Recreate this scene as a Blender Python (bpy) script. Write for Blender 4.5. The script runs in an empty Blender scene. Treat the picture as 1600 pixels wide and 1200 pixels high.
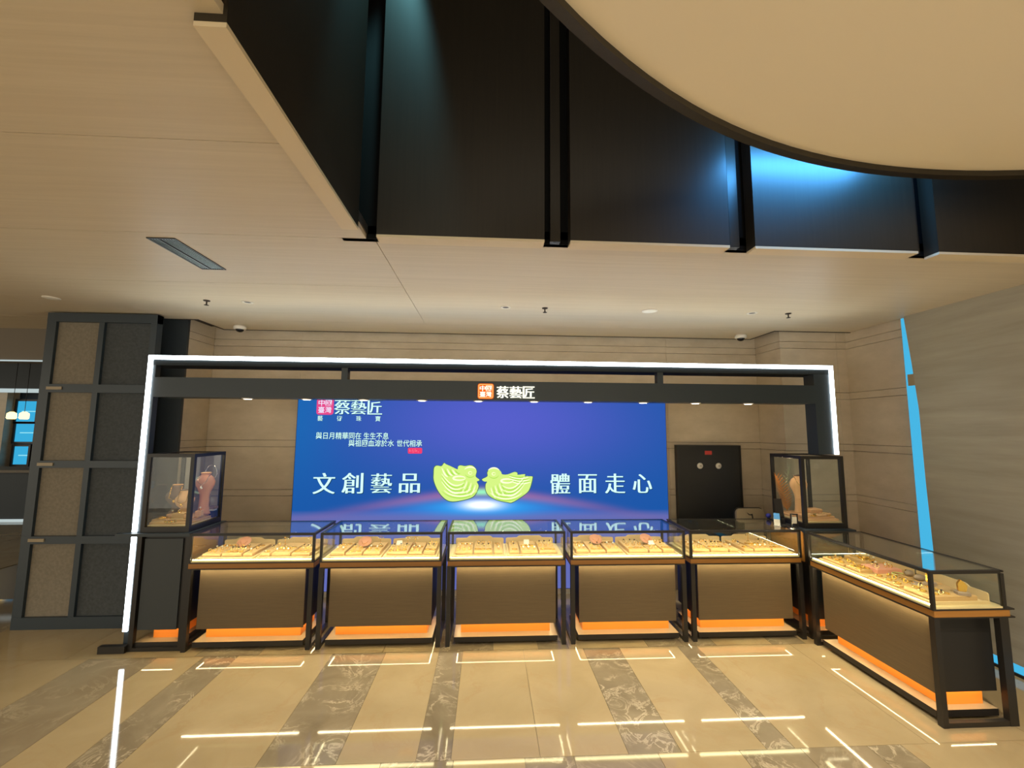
import bpy, math, random
from mathutils import Vector, Matrix
random.seed(7)
SC = bpy.context.scene
COL = SC.collection
PI = math.pi

# ------------------------------------------------------------------ camera
cam_d = bpy.data.cameras.new('camera')
cam_d.sensor_width = 36.0
cam_d.lens = 15.1568
cam_d.clip_start = 0.02
cam_d.clip_end = 200
cam = bpy.data.objects.new('camera', cam_d)
COL.objects.link(cam)
R_ = Vector((0.99840, -0.05608, 0.00669))
U_ = Vector((-0.01248, -0.10358, 0.99454))
F_ = Vector((0.05508, 0.99304, 0.10411))
M = Matrix(((R_[0], U_[0], -F_[0], -0.0518), (R_[1], U_[1], -F_[1], -3.9074), (R_[2], U_[2], -F_[2], 1.8489), (0, 0, 0, 1)))
cam.matrix_world = M
SC.camera = cam

# ------------------------------------------------------------------ view, world, added lamps
SC.view_settings.view_transform = 'Standard'
SC.view_settings.look = 'None'
SC.view_settings.gamma = 1
SC.view_settings.use_curve_mapping = False
SC.view_settings.exposure = 0.24
SC.cycles.transparent_max_bounces = 32
SC.cycles.max_bounces = 10
SC.cycles.caustics_reflective = False
SC.cycles.caustics_refractive = False
SC.cycles.sample_clamp_indirect = 6.0
W = bpy.data.worlds.new('lobby_ambience')
SC.world = W
W.use_nodes = True
W.node_tree.nodes['Background'].inputs[0].default_value = (1.0, 0.90, 0.72, 1)
W.node_tree.nodes['Background'].inputs[1].default_value = 1.3


def lamp(name, kind, loc, energy, color, target=None, size=0.1, size_y=None, spot=None, blend=0.6):
    d = bpy.data.lights.new(name, kind)
    d.energy = energy
    d.color = color
    if kind == 'AREA':
        d.size = size
        if size_y:
            d.shape = 'RECTANGLE'
            d.size_y = size_y
    else:
        d.shadow_soft_size = size
    if kind == 'SPOT':
        d.spot_size = spot
        d.spot_blend = blend
    o = bpy.data.objects.new(name, d)
    COL.objects.link(o)
    o.location = loc
    if target is not None:
        o.rotation_euler = (Vector(target) - Vector(loc)).to_track_quat('-Z', 'Y').to_euler()
    return o


WARM = (1.0, 0.86, 0.64)
# added unseen spot lamps over the floor, for bounce light onto the ceiling
for (x, y) in [(-2.6, -2.9), (-5.2, -2.6)]:
    lamp('added_hall_spot', 'SPOT', (x, y, 2.94), 130, WARM, (x, y, 0), 0.06, spot=math.radians(120))
for (x, y) in [(1.2, -3.4), (2.6, -3.0), (2.2, -4.6)]:
    lamp('added_disc_spot', 'SPOT', (x, y, 3.27), 230, WARM, (x, y, 0), 0.06, spot=math.radians(120))  # unseen spots added under the disc to brighten the floor
# added unseen lamps casting the blue and teal glow on the bulkhead panels
lamp('added_glow_lamp', 'AREA', (1.95, -1.74, 3.60), 22, (0.08, 0.42, 1.0), (1.95, -1.50, 3.42), 0.9, 0.05)
lamp('added_glow_lamp', 'SPOT', (-0.60, -1.70, 5.36), 110, (0.30, 0.85, 0.95), (-0.79, -1.65, 3.4), 0.03, spot=math.radians(36))  # added only for the teal glow at the bulkhead corner


# ------------------------------------------------------------------ materials
def srgb(r, g, b):
    f = lambda c: (c / 255 / 12.92) if c / 255 <= 0.04045 else ((c / 255 + 0.055) / 1.055) ** 2.4
    return (f(r), f(g), f(b), 1)


class NT:
    def __init__(self, name):
        self.m = bpy.data.materials.new(name)
        self.m.use_nodes = True
        self.t = self.m.node_tree
        self.t.nodes.clear()
        self.out = self.n('ShaderNodeOutputMaterial')

    def n(self, kind, **kw):
        nd = self.t.nodes.new(kind)
        for k, v in kw.items():
            setattr(nd, k, v)
        return nd

    def l(self, a, b):
        self.t.links.new(a, b)

    def math(self, op, a, b=None, c=None, clamp=False):
        nd = self.n('ShaderNodeMath', operation=op, use_clamp=clamp)
        for i, v in enumerate((a, b, c)):
            if v is None:
                continue
            if isinstance(v, (int, float)):
                nd.inputs[i].default_value = v
            else:
                self.l(v, nd.inputs[i])
        return nd.outputs[0]

    def mix(self, fac, a, b):
        nd = self.n('ShaderNodeMix', data_type='RGBA')
        for sock, v in ((nd.inputs[0], fac), (nd.inputs[6], a), (nd.inputs[7], b)):
            if isinstance(v, (int, float, tuple)):
                sock.default_value = v
            else:
                self.l(v, sock)
        return nd.outputs[2]

    def noise(self, scale=(1, 1, 1), s=5.0, detail=4.0, rough=0.55, dist=0.0, coord='Object'):
        tc = self.n('ShaderNodeTexCoord')
        mp = self.n('ShaderNodeMapping')
        mp.inputs['Scale'].default_value = scale
        self.l(tc.outputs[coord], mp.inputs[0])
        nz = self.n('ShaderNodeTexNoise')
        nz.inputs['Scale'].default_value = s
        nz.inputs['Detail'].default_value = detail
        nz.inputs['Roughness'].default_value = rough
        nz.inputs['Distortion'].default_value = dist
        self.l(mp.outputs[0], nz.inputs['Vector'])
        return nz.outputs[0]

    def ramp(self, fac, stops):
        r = self.n('ShaderNodeValToRGB')
        e = r.color_ramp.elements
        while len(e) < len(stops):
            e.new(0.5)
        for i, (p, c) in enumerate(stops):
            e[i].position = p
            e[i].color = c
        self.l(fac, r.inputs[0])
        return r.outputs[0]

    def bsdf(self, color, rough=0.5, metal=0.0, spec=0.5, bump=None, bump_s=0.1, coat=0.0):
        b = self.n('ShaderNodeBsdfPrincipled')
        for key, v in (('Base Color', color), ('Roughness', rough), ('Metallic', metal), ('Specular IOR Level', spec), ('Coat Weight', coat)):
            if isinstance(v, (int, float, tuple)):
                b.inputs[key].default_value = v
            else:
                self.l(v, b.inputs[key])
        if bump is not None:
            bp = self.n('ShaderNodeBump')
            bp.inputs['Strength'].default_value = bump_s
            bp.inputs['Distance'].default_value = 0.01
            self.l(bump, bp.inputs['Height'])
            self.l(bp.outputs[0], b.inputs['Normal'])
        self.l(b.outputs[0], self.out.inputs[0])
        return self.m


def plain(name, rgb, rough=0.5, metal=0.0, spec=0.5):
    return NT(name).bsdf(srgb(*rgb), rough, metal, spec)


def emit(name, rgb, s):
    t = NT(name)
    e = t.n('ShaderNodeEmission')
    e.inputs[0].default_value = srgb(*rgb)
    e.inputs[1].default_value = s
    t.l(e.outputs[0], t.out.inputs[0])
    return t.m


def streaky(name, c1, c2, scale, s=4.0, rough=0.5, bump_s=0.0, spec=0.5, c3=None):
    t = NT(name)
    f = t.noise(scale, s, 6, 0.6)
    stops = [(0.3, srgb(*c1)), (0.7, srgb(*c2))]
    col = t.ramp(f, stops)
    if c3:
        g = t.noise((scale[0] * .2, scale[1] * .2, scale[2] * .2), s, 3, 0.5)
        col = t.mix(t.math('MULTIPLY', t.math('SUBTRACT', g, 0.45, clamp=True), 1.5), col, srgb(*c3))
    return t.bsdf(col, rough, 0, spec, f if bump_s else None, bump_s)


def marble(name, base, dark, vein, vs, amount, rough=0.05, per_object=True):
    t = NT(name)
    tc = t.n('ShaderNodeTexCoord')
    oi = t.n('ShaderNodeObjectInfo')
    off = t.n('ShaderNodeVectorMath', operation='ADD')
    cmb = t.n('ShaderNodeCombineXYZ')
    t.l(t.math('MULTIPLY', oi.outputs['Random'], 37.0), cmb.inputs[0])
    t.l(t.math('MULTIPLY', oi.outputs['Random'], 91.0), cmb.inputs[1])
    t.l(tc.outputs['Object'], off.inputs[0])
    t.l(cmb.outputs[0], off.inputs[1])

    def nz(s, d, r, dist):
        k = t.n('ShaderNodeTexNoise')
        k.inputs['Scale'].default_value = s
        k.inputs['Detail'].default_value = d
        k.inputs['Roughness'].default_value = r
        k.inputs['Distortion'].default_value = dist
        t.l(off.outputs[0], k.inputs['Vector'])
        return k.outputs[0]
    cloud = nz(2.2, 5, 0.6, 0.6)
    v = nz(vs, 7, 0.62, 1.6)
    ridge = t.math('SUBTRACT', 1.0, t.math('MULTIPLY', t.math('ABSOLUTE', t.math('SUBTRACT', v, 0.5)), 26.0), clamp=True)
    gate = nz(3.1, 2, 0.5, 0.3)
    ridge = t.math('MULTIPLY', ridge, t.math('MULTIPLY', t.math('SUBTRACT', gate, 0.42, clamp=True), 5.0, clamp=True))
    col = t.ramp(cloud, [(0.3, srgb(*dark)), (0.72, srgb(*base))])
    col = t.mix(t.math('MULTIPLY', ridge, amount), col, srgb(*vein))
    return t.bsdf(col, rough, 0, 0.5)


def glass_mat(name, tint=(0.97, 0.99, 0.98)):
    t = NT(name)
    tr = t.n('ShaderNodeBsdfTransparent')
    tr.inputs[0].default_value = (*tint, 1)
    gl = t.n('ShaderNodeBsdfGlossy')
    gl.inputs['Roughness'].default_value = 0.0
    gl.inputs[0].default_value = (1, 1, 1, 1)
    lw = t.n('ShaderNodeLayerWeight')
    lw.inputs[0].default_value = 0.5
    f = t.math('ADD', t.math('MULTIPLY', t.math('POWER', lw.outputs['Facing'], 4.2), 0.92), 0.035)
    mx = t.n('ShaderNodeMixShader')
    t.l(f, mx.inputs[0])
    t.l(tr.outputs[0], mx.inputs[1])
    t.l(gl.outputs[0], mx.inputs[2])
    t.l(mx.outputs[0], t.out.inputs[0])
    return t.m


MAT = {}
MAT['ceiling'] = streaky('ceiling_wood_veneer', (200, 186, 160), (210, 196, 170), (0.25, 9, 9), 5.0, 0.45, 0.0, 0.4, (202, 186, 160))
MAT['disc'] = plain('plaster_cream', (240, 228, 204), 0.7, 0, 0.3)
MAT['dark_panel'] = streaky('bulkhead_brushed_brown', (42, 37, 29), (48, 42, 33), (14, 14, 0.4), 6.0, 0.42, 0.0, 0.4)
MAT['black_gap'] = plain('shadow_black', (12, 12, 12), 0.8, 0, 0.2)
MAT['panel_foot'] = plain('bulkhead_cream_foot', (215, 198, 165), 0.5)
MAT['stone'] = streaky('stone_slab_beige', (184, 168, 144), (202, 186, 162), (1.5, 1.5, 3), 2.5, 0.35, 0.0, 0.45, (174, 158, 134))
MAT['stone_cap'] = plain('dark_recess', (50, 40, 30), 0.7)
MAT['grey_wall'] = streaky('grey_plaster_streaks', (150, 144, 128), (168, 162, 146), (0.6, 0.6, 6), 2.0, 0.6, 0.12, 0.3, (140, 134, 118))
MAT['floor_light'] = marble('marble_beige', (163, 145, 110), (151, 133, 98), (150, 122, 84), 1.3, 0.35, 0.045)
MAT['floor_dark'] = marble('marble_grey_veined', (140, 127, 102), (112, 100, 78), (188, 174, 144), 5.0, 0.8, 0.05)
MAT['floor_mid'] = marble('marble_taupe', (140, 127, 102), (124, 110, 86), (176, 162, 132), 3.0, 0.5, 0.05)
MAT['joint'] = plain('floor_joint', (110, 95, 72), 0.3)
MAT['black'] = plain('black_powder_metal', (30, 27, 24), 0.38, 0.0, 0.5)
MAT['black_dull'] = plain('black_laminate', (26, 24, 22), 0.5)
MAT['post_dark'] = plain('frame_charcoal', (40, 51, 59), 0.4)  # charcoal with the blue of lens-flare haze put into the colour
MAT['bar_matte'] = plain('frame_matte', (42, 46, 48), 0.9, 0, 0.1)
MAT['front'] = streaky('counter_front_brown', (92, 77, 54), (100, 84, 60), (1.2, 1.2, 22), 5.0, 0.42, 0.0, 0.5)
MAT['rail'] = streaky('rail_wood', (146, 100, 44), (160, 110, 50), (0.8, 0.8, 20), 5.0, 0.35, 0.0, 0.5)
MAT['plinth'] = plain('plinth_amber', (230, 136, 48), 0.4)
MAT['ledge'] = plain('ledge_cream', (158, 138, 108), 0.35)
MAT['deck'] = plain('deck_cream', (222, 202, 150), 0.5)
MAT['tray'] = plain('tray_suede', (212, 186, 136), 0.75)
MAT['pad'] = plain('pad_suede', (196, 158, 102), 0.8)
MAT['pad_pink'] = plain('pad_pink', (224, 158, 132), 0.8)
MAT['disc_pink'] = plain('plaque_pink', (190, 128, 92), 0.6)
MAT['card'] = plain('card_white', (232, 228, 214), 0.6)
MAT['gold'] = plain('gold', (240, 190, 80), 0.22, 1.0)
MAT['goldpale'] = plain('gold_pale', (245, 222, 160), 0.25, 1.0)
MAT['silver'] = plain('silver', (225, 222, 214), 0.2, 1.0)
MAT['gem_dark'] = plain('dark_gem', (60, 46, 40), 0.15)
MAT['jade'] = plain('jade', (190, 205, 130), 0.2)
MAT['bust'] = plain('bust_skin_suede', (205, 150, 118), 0.75)
MAT['bust_grey'] = plain('bust_taupe', (120, 98, 86), 0.75)
MAT['bust_cream'] = plain('bust_cream', (225, 178, 130), 0.75)
MAT['leaf'] = plain('dried_leaf_amber', (212, 140, 62), 0.7)
MAT['leaf_pale'] = plain('leaf_pale_green', (168, 176, 146), 0.7)
MAT['blue_silk'] = plain('blue_silk', (60, 150, 215), 0.5)
MAT['blue_ball'] = plain('blue_plastic', (40, 48, 150), 0.35)
MAT['card_blue'] = plain('card_blue', (70, 140, 205), 0.5)
MAT['grey_plastic'] = plain('grey_plastic', (150, 136, 110), 0.4)
MAT['white_metal'] = plain('white_enamel', (225, 218, 205), 0.4)
MAT['chrome'] = plain('chrome', (190, 190, 185), 0.2, 1.0)
MAT['vent'] = plain('vent_aluminium', (176, 190, 184), 0.3, 0.8)
MAT['red'] = plain('red_plate', (200, 62, 52), 0.5)
MAT['fabric'] = streaky('partition_cloth', (116, 110, 98), (134, 126, 112), (3, 3, 3), 14.0, 0.8, 0.0, 0.2)
MAT['fabric_dark'] = streaky('partition_cloth_dark', (62, 66, 68), (76, 80, 82), (3, 3, 3), 14.0, 0.8, 0.0, 0.2)
MAT['dark_clad'] = plain('column_cladding', (48, 54, 58), 0.45)
MAT['lobby_grey'] = plain('lobby_grey', (112, 104, 92), 0.7)
MAT['lobby_dark'] = plain('lobby_dark', (40, 48, 54), 0.6)
MAT['crystal'] = plain('stone_crystal', (150, 130, 110), 0.3)
MAT['glass'] = glass_mat('clear_glass')
MAT['led_white'] = emit('led_cool_white', (238, 250, 255), 10.0)
MAT['led_case'] = emit('led_warm_case', (255, 236, 178), 16.0)
MAT['led_case_low'] = emit('led_warm_low', (240, 232, 150), 1.6)
MAT['led_case_up'] = emit('led_warm_upward', (255, 238, 206), 50.0)
MAT['led_rail'] = emit('led_warm_rail', (255, 234, 186), 42.0)
MAT['led_side'] = emit('led_warm_side', (255, 234, 186), 16.0)
MAT['led_foot'] = emit('led_amber_foot', (255, 226, 168), 22.0)
MAT['spot_disc'] = emit('downlight_glow', (255, 246, 226), 6.0)
MAT['window_blue'] = emit('daylight_pane', (72, 182, 228), .85)
MAT['window_far'] = emit('daylight_far', (56, 168, 214), 0.9)
MAT['window_far2'] = emit('daylight_far_pale', (150, 226, 240), 0.9)
MAT['pendant_glow'] = emit('pendant_glow', (255, 214, 130), 3.0)
MAT['lit_strip'] = emit('lit_strip', (190, 205, 205), 0.8)
MAT['sign_white'] = emit('sign_letter_glow', (255, 250, 224), 1.6)
MAT['sign_orange'] = emit('sign_seal_glow', (240, 104, 30), 1.0)
MAT['text_cyan'] = emit('screen_text', (206, 250, 240), 1.0)
MAT['text_shade'] = emit('screen_text_shade', (30, 70, 110), 0.8)
MAT['seal_pink'] = emit('screen_seal_pink', (214, 70, 130), 1.0)
MAT['seal_text'] = emit('screen_seal_text', (226, 226, 250), 1.0)
MAT['stamp_red'] = emit('screen_stamp_red', (226, 60, 104), 1.0)
MAT['duck'] = emit('screen_jade_duck', (206, 236, 128), 0.95)
MAT['duck_light'] = emit('screen_jade_light', (248, 255, 208), 1.0)
MAT['duck_mid'] = emit('screen_jade_mid', (166, 214, 84), 1.0)
MAT['duck_dark'] = emit('screen_jade_edge', (70, 110, 96), 0.8)
MAT['screen_small'] = plain('screen_black', (18, 18, 22), 0.15)


def screen_material():
    t = NT('led_wall_picture')
    tc = t.n('ShaderNodeTexCoord')
    sp = t.n('ShaderNodeSeparateXYZ')
    t.l(tc.outputs['Object'], sp.inputs[0])
    X, Z = sp.outputs[0], sp.outputs[2]

    def gauss(cx, sx, cz, sz):
        a = t.math('DIVIDE', t.math('SUBTRACT', X, cx), sx)
        b = t.math('DIVIDE', t.math('SUBTRACT', Z, cz), sz)
        r = t.math('ADD', t.math('MULTIPLY', a, a), t.math('MULTIPLY', b, b))
        return t.math('POWER', 2.7183, t.math('MULTIPLY', r, -1.0))
    base = srgb(26, 84, 162)
    col = t.mix(gauss(0.1, 1.5, 1.95, 0.62), base, srgb(84, 92, 196))
    col = t.mix(t.math('MULTIPLY', gauss(-2.25, 0.45, 2.0, 0.8), 0.5), col, srgb(20, 110, 180))
    # horizon band of rose light, sinking towards both ends
    xx = t.math('ADD', X, 0.1)
    hz = t.math('SUBTRACT', 1.13, t.math('MULTIPLY', t.math('POWER', t.math('ABSOLUTE', xx), 1.3), 0.12))
    d = t.math('DIVIDE', t.math('SUBTRACT', Z, hz), 0.05)
    band = t.math('POWER', 2.7183, t.math('MULTIPLY', t.math('MULTIPLY', d, d), -1.0))
    below = t.math('MULTIPLY', t.math('SUBTRACT', hz, Z), 9.0, clamp=True)
    col = t.mix(t.math('MULTIPLY', below, 0.85), col, srgb(58, 108, 196))
    low = t.math('MULTIPLY', t.math('SUBTRACT', 0.93, Z), 14.0, clamp=True)
    col = t.mix(t.math('MULTIPLY', low, 0.8), col, srgb(104, 106, 172))
    col = t.mix(t.math('MULTIPLY', t.math('MULTIPLY', band, gauss(-0.1, 1.3, 1.0, 9)), 0.9), col, srgb(158, 104, 156))
    col = t.mix(t.math('MULTIPLY', gauss(-0.1, 0.62, 0.955, 0.085), 0.95), col, srgb(40, 170, 250))
    col = t.mix(gauss(-0.11, 0.16, 1.13, 0.035), col, srgb(150, 240, 190))
    col = t.mix(gauss(-0.11, 0.2, 0.985, 0.05), col, (1.3, 1.3, 1.3, 1))
    e = t.n('ShaderNodeEmission')
    e.inputs[1].default_value = 0.92
    t.l(col, e.inputs[0])
    t.l(e.outputs[0], t.out.inputs[0])
    return t.m


MAT['screen'] = screen_material()


# ------------------------------------------------------------------ mesh helpers
class MB:
    def __init__(self):
        self.v, self.f, self.mi, self.sm = [], [], [], []

    def add(self, verts, faces, mi=0, smooth=False):
        b = len(self.v)
        self.v += [tuple(p) for p in verts]
        for f in faces:
            self.f.append(tuple(b + i for i in f))
            self.mi.append(mi)
            self.sm.append(smooth)
        return self

    def box(self, x0, x1, y0, y1, z0, z1, mi=0, top=None):
        v = [(x0, y0, z0), (x1, y0, z0), (x1, y1, z0), (x0, y1, z0), (x0, y0, z1), (x1, y0, z1), (x1, y1, z1), (x0, y1, z1)]
        fs = [(0, 3, 2, 1), (0, 1, 5, 4), (1, 2, 6, 5), (2, 3, 7, 6), (3, 0, 4, 7)]
        self.add(v, fs, mi)
        b = len(self.v) - 8
        self.f.append((b + 4, b + 5, b + 6, b + 7))
        self.mi.append(mi if top is None else top)
        self.sm.append(False)
        return self

    def bev(self, x0, x1, y0, y1, z0, z1, c, mi=0):
        """box whose upper edges are chamfered by c"""
        v = [(x0, y0, z0), (x1, y0, z0), (x1, y1, z0), (x0, y1, z0), (x0, y0, z1 - c), (x1, y0, z1 - c), (x1, y1, z1 - c), (x0, y1, z1 - c),
             (x0 + c, y0 + c, z1), (x1 - c, y0 + c, z1), (x1 - c, y1 - c, z1), (x0 + c, y1 - c, z1)]
        fs = [(0, 3, 2, 1)]
        for a in (0, 4):
            for i in range(4):
                j = (i + 1) % 4
                fs.append((a + i, a + j, a + 4 + j, a + 4 + i))
        fs.append((8, 9, 10, 11))
        return self.add(v, fs, mi)

    def prism(self, pts, axis, a, b, mi=0):
        """polygon pts (2D) extruded along axis from a to b"""
        def P(p, t):
            return {'x': (t, p[0], p[1]), 'y': (p[0], t, p[1]), 'z': (p[0], p[1], t)}[axis]
        n = len(pts)
        v = [P(p, a) for p in pts] + [P(p, b) for p in pts]
        fs = [tuple(range(n - 1, -1, -1)), tuple(range(n, 2 * n))] + [(i, (i + 1) % n, n + (i + 1) % n, n + i) for i in range(n)]
        return self.add(v, fs, mi)

    def lathe(self, prof, seg=20, c=(0, 0, 0), mi=0, sy=1.0, smooth=True):
        v, fs = [], []
        for r, z in prof:
            for k in range(seg):
                a = 2 * PI * k / seg
                v.append((c[0] + r * math.cos(a), c[1] + r * math.sin(a) * sy, c[2] + z))
        for i in range(len(prof) - 1):
            for k in range(seg):
                j = (k + 1) % seg
                fs.append((i * seg + k, i * seg + j, (i + 1) * seg + j, (i + 1) * seg + k))
        fs.append(tuple(range(seg - 1, -1, -1)))
        fs.append(tuple((len(prof) - 1) * seg + k for k in range(seg)))
        return self.add(v, fs, mi, smooth)

    def tube(self, pts, r, seg=6, mi=0, closed=False):
        pts = [Vector(p) for p in pts]
        n = len(pts)
        v, fs = [], []
        for i, p in enumerate(pts):
            a = pts[(i - 1) % n] if (closed or i > 0) else p
            b = pts[(i + 1) % n] if (closed or i < n - 1) else p
            d = (b - a).normalized()
            up = Vector((0, 0, 1)) if abs(d.z) < 0.9 else Vector((1, 0, 0))
            s = d.cross(up).normalized()
            t = s.cross(d)
            rr = r[i] if isinstance(r, (list, tuple)) else r
            for k in range(seg):
                an = 2 * PI * k / seg
                v.append(p + s * math.cos(an) * rr + t * math.sin(an) * rr)
        m = n if closed else n - 1
        for i in range(m):
            for k in range(seg):
                j = (k + 1) % seg
                ii = (i + 1) % n
                fs.append((i * seg + k, i * seg + j, ii * seg + j, ii * seg + k))
        if not closed:
            fs.append(tuple(range(seg - 1, -1, -1)))
            fs.append(tuple((n - 1) * seg + k for k in range(seg)))
        return self.add(v, fs, mi, True)

    def torus(self, R, r, c=(0, 0, 0), tilt=0.0, seg=14, s2=6, mi=0):
        pts = []
        for k in range(seg):
            a = 2 * PI * k / seg
            p = Vector((R * math.cos(a), R * math.sin(a), 0))
            p = Matrix.Rotation(tilt, 3, 'X') @ p
            pts.append(p + Vector(c))
        return self.tube(pts, r, s2, mi, True)

    def ball(self, r, c=(0, 0, 0), sx=1, sy=1, sz=1, seg=12, rings=8, mi=0):
        v, fs = [], []
        for i in range(1, rings):
            th = PI * i / rings
            for k in range(seg):
                a = 2 * PI * k / seg
                v.append((c[0] + r * sx * math.sin(th) * math.cos(a), c[1] + r * sy * math.sin(th) * math.sin(a), c[2] - r * sz * math.cos(th)))
        b, t = len(v), len(v) + 1
        v += [(c[0], c[1], c[2] - r * sz), (c[0], c[1], c[2] + r * sz)]
        for i in range(rings - 2):
            for k in range(seg):
                j = (k + 1) % seg
                fs.append((i * seg + k, i * seg + j, (i + 1) * seg + j, (i + 1) * seg + k))
        for k in range(seg):
            j = (k + 1) % seg
            fs.append((b, j, k))
            fs.append((t, (rings - 2) * seg + k, (rings - 2) * seg + j))
        return self.add(v, fs, mi, True)

    def mesh(self, name, mats):
        me = bpy.data.meshes.new(name)
        me.from_pydata(self.v, [], self.f)
        for m in mats:
            me.materials.append(m)
        me.polygons.foreach_set('material_index', self.mi)
        me.polygons.foreach_set('use_smooth', self.sm)
        me.update()
        return me


def obj(name, mb, mats, parent=None, loc=None, rot=None):
    if not isinstance(mats, (list, tuple)):
        mats = [mats]
    mats = [MAT[m] if isinstance(m, str) else m for m in mats]
    me = mb.mesh(name, mats) if isinstance(mb, MB) else mb
    o = bpy.data.objects.new(name, me)
    COL.objects.link(o)
    if parent is not None:
        o.parent = parent
    if loc is not None:
        o.location = loc
    if rot is not None:
        o.rotation_euler = rot
    return o


def B(*a, **k):
    return MB().box(*a, **k)


def tag(o, label=None, cat=None, group=None, kind=None):
    if label:
        o['label'] = label
    if cat:
        o['category'] = cat
    if group:
        o['group'] = group
    if kind:
        o['kind'] = kind
    return o


def thing(name, label, cat, loc=(0, 0, 0), rz=0.0, group=None):
    o = bpy.data.objects.new(name, None)
    o.empty_display_size = 0.05
    COL.objects.link(o)
    o.location = loc
    o.rotation_euler = (0, 0, rz)
    return tag(o, label, cat, group)


KIDS = {}


def dup(o, loc=None, rz=None, label=None, group=None, parent=None):
    c = o.copy()
    COL.objects.link(c)
    if parent is not None:
        c.parent = parent
    if loc is not None:
        c.location = loc
    if rz is not None:
        c.rotation_euler = (c.rotation_euler[0], c.rotation_euler[1], rz)
    if label:
        c['label'] = label
    if group:
        c['group'] = group
    for ch in list(o.children):
        dup(ch, parent=c)
    return c


def structure(name, mb=None, mats=None):
    if mb is None:
        o = bpy.data.objects.new(name, None)
        COL.objects.link(o)
    else:
        o = obj(name, mb, mats)
    o['kind'] = 'structure'
    return o


# ------------------------------------------------------------------ lettering
def glyph_mesh(text, serif=True, extrude=0.0, name='lettering'):
    """glyph outlines of the built-in font, thinned and smeared sideways into song-style strokes"""
    cu = bpy.data.curves.new('glyphs', 'FONT')
    cu.body = text
    cu.size = 1.0
    cu.resolution_u = 3
    cu.offset = -0.007 if serif else 0.006
    cu.extrude = extrude
    o = bpy.data.objects.new('glyphs', cu)
    COL.objects.link(o)
    dg = bpy.context.evaluated_depsgraph_get()
    dg.update()
    me = bpy.data.meshes.new_from_object(o.evaluated_get(dg))
    bpy.data.objects.remove(o)
    bpy.data.curves.remove(cu)
    v = [tuple(p.co) for p in me.vertices]
    f = [tuple(p.vertices) for p in me.polygons]
    bpy.data.meshes.remove(me)
    if not serif:
        return v, f
    V, Fc = [], []
    for dx in (-0.027, -0.009, 0.009, 0.027):
        b = len(V)
        V += [(x + dx, y, z) for x, y, z in v]
        Fc += [tuple(b + i for i in q) for q in f]
    return V, Fc


def lettering(name, text, x0, x1, z0, z1, y, mat, parent, serif=True, depth=0.0, space=None):
    """text standing in the XZ plane facing -Y, fitted to the box x0..x1, z0..z1"""
    V, Fc = glyph_mesh(text, serif, 0.5 if depth else 0.0)
    xs = [p[0] for p in V]
    ys = [p[1] for p in V]
    ax, bx, ay, by = min(xs), max(xs), min(ys), max(ys)
    W_ = []
    for px, py, pz in V:
        W_.append((x0 + (px - ax) / (bx - ax) * (x1 - x0), y - pz * 2 * depth if depth else y, z0 + (py - ay) / (by - ay) * (z1 - z0)))
    mb = MB().add(W_, Fc)
    o = obj(name, mb, mat, parent)
    return o


# ================================================================== SETTING
# ---- floor: marble tiles laid in rows, each its own piece
floor = structure('floor', B(-18, 6, -6.5, 10, -0.08, -0.006), 'joint')
rows = [(-6.2, -3.75), (-3.75, -2.52), (-2.52, -1.27), (-1.27, -0.07), (-0.07, 1.22)]
layout = {
    3: [(-6.2, -5.0, 'l'), (-5.0, -4.2, 'l'), (-4.2, -3.21, 'l'), (-3.21, -2.68, 'm'), (-2.68, -2.32, 'l'), (-2.32, -2.05, 'd'), (-2.05, -1.30, 'l'), (-1.30, -0.87, 'd'),
        (-0.87, -0.43, 'l'), (-0.43, -0.235, 'd'), (-0.235, 0.27, 'l'), (0.27, 0.78, 'l'), (0.78, 1.09, 'd'), (1.09, 1.60, 'l'), (1.60, 1.77, 'd'), (1.77, 2.6, 'l'), (2.6, 3.3, 'l'), (3.3, 4.3, 'l')],
    2: [(-6.2, -4.6, 'l'), (-4.6, -3.6, 'm'), (-3.6, -2.62, 'l'), (-2.62, -2.38, 'd'), (-2.38, -1.5, 'l'), (-1.5, -0.62, 'l'), (-0.62, -0.22, 'd'), (-0.22, 0.18, 'l'), (0.18, 0.46, 'd'),
        (0.46, 0.95, 'm'), (0.95, 1.43, 'l'), (1.43, 1.80, 'd'), (1.80, 2.21, 'm'), (2.21, 2.42, 'd'), (2.42, 3.2, 'l'), (3.2, 4.3, 'l')],
    4: [(-6.2, -5.2, 'l'), (-5.2, -4.4, 'm'), (-4.4, -3.4, 'l'), (-3.4, -2.4, 'l'), (-2.4, -1.9, 'm'), (-1.9, -0.9, 'l'), (-0.9, -0.43, 'l'), (-0.43, 0.02, 'd'), (0.02, 0.40, 'l'), (0.40, 0.66, 'd'),
        (0.66, 1.35, 'l'), (1.35, 1.66, 'm'), (1.66, 1.95, 'd'), (1.95, 2.45, 'l'), (2.45, 2.75, 'd'), (2.75, 3.4, 'l'), (3.4, 4.3, 'l')],
}
for ri, (y0, y1) in enumerate(rows):
    cols = layout.get(ri) or [(-6.2 + k * 1.05, -6.2 + (k + 1) * 1.05, 'lldlm'[(k * 3 + ri) % 5]) for k in range(10)]
    for (x0, x1, k) in cols:
        g = 0.0012
        cx, cy = (x0 + x1) / 2, (y0 + y1) / 2
        hx, hy = (x1 - x0) / 2 - g, (y1 - y0) / 2 - g
        obj('tile', B(-hx, hx, -hy, hy, -0.02, 0), {'l': 'floor_light', 'd': 'floor_dark', 'm': 'floor_mid'}[k], floor, (cx, cy, 0))
for k in range(7):
    for j in range(6):
        x0, y0 = -16.5 + k * 1.45, 1.25 + j * 1.45
        obj('tile', B(-0.72, 0.72, -0.72, 0.72, -0.02, 0), 'floor_light', floor, (x0 + 0.725, y0 + 0.725, 0))
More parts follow.
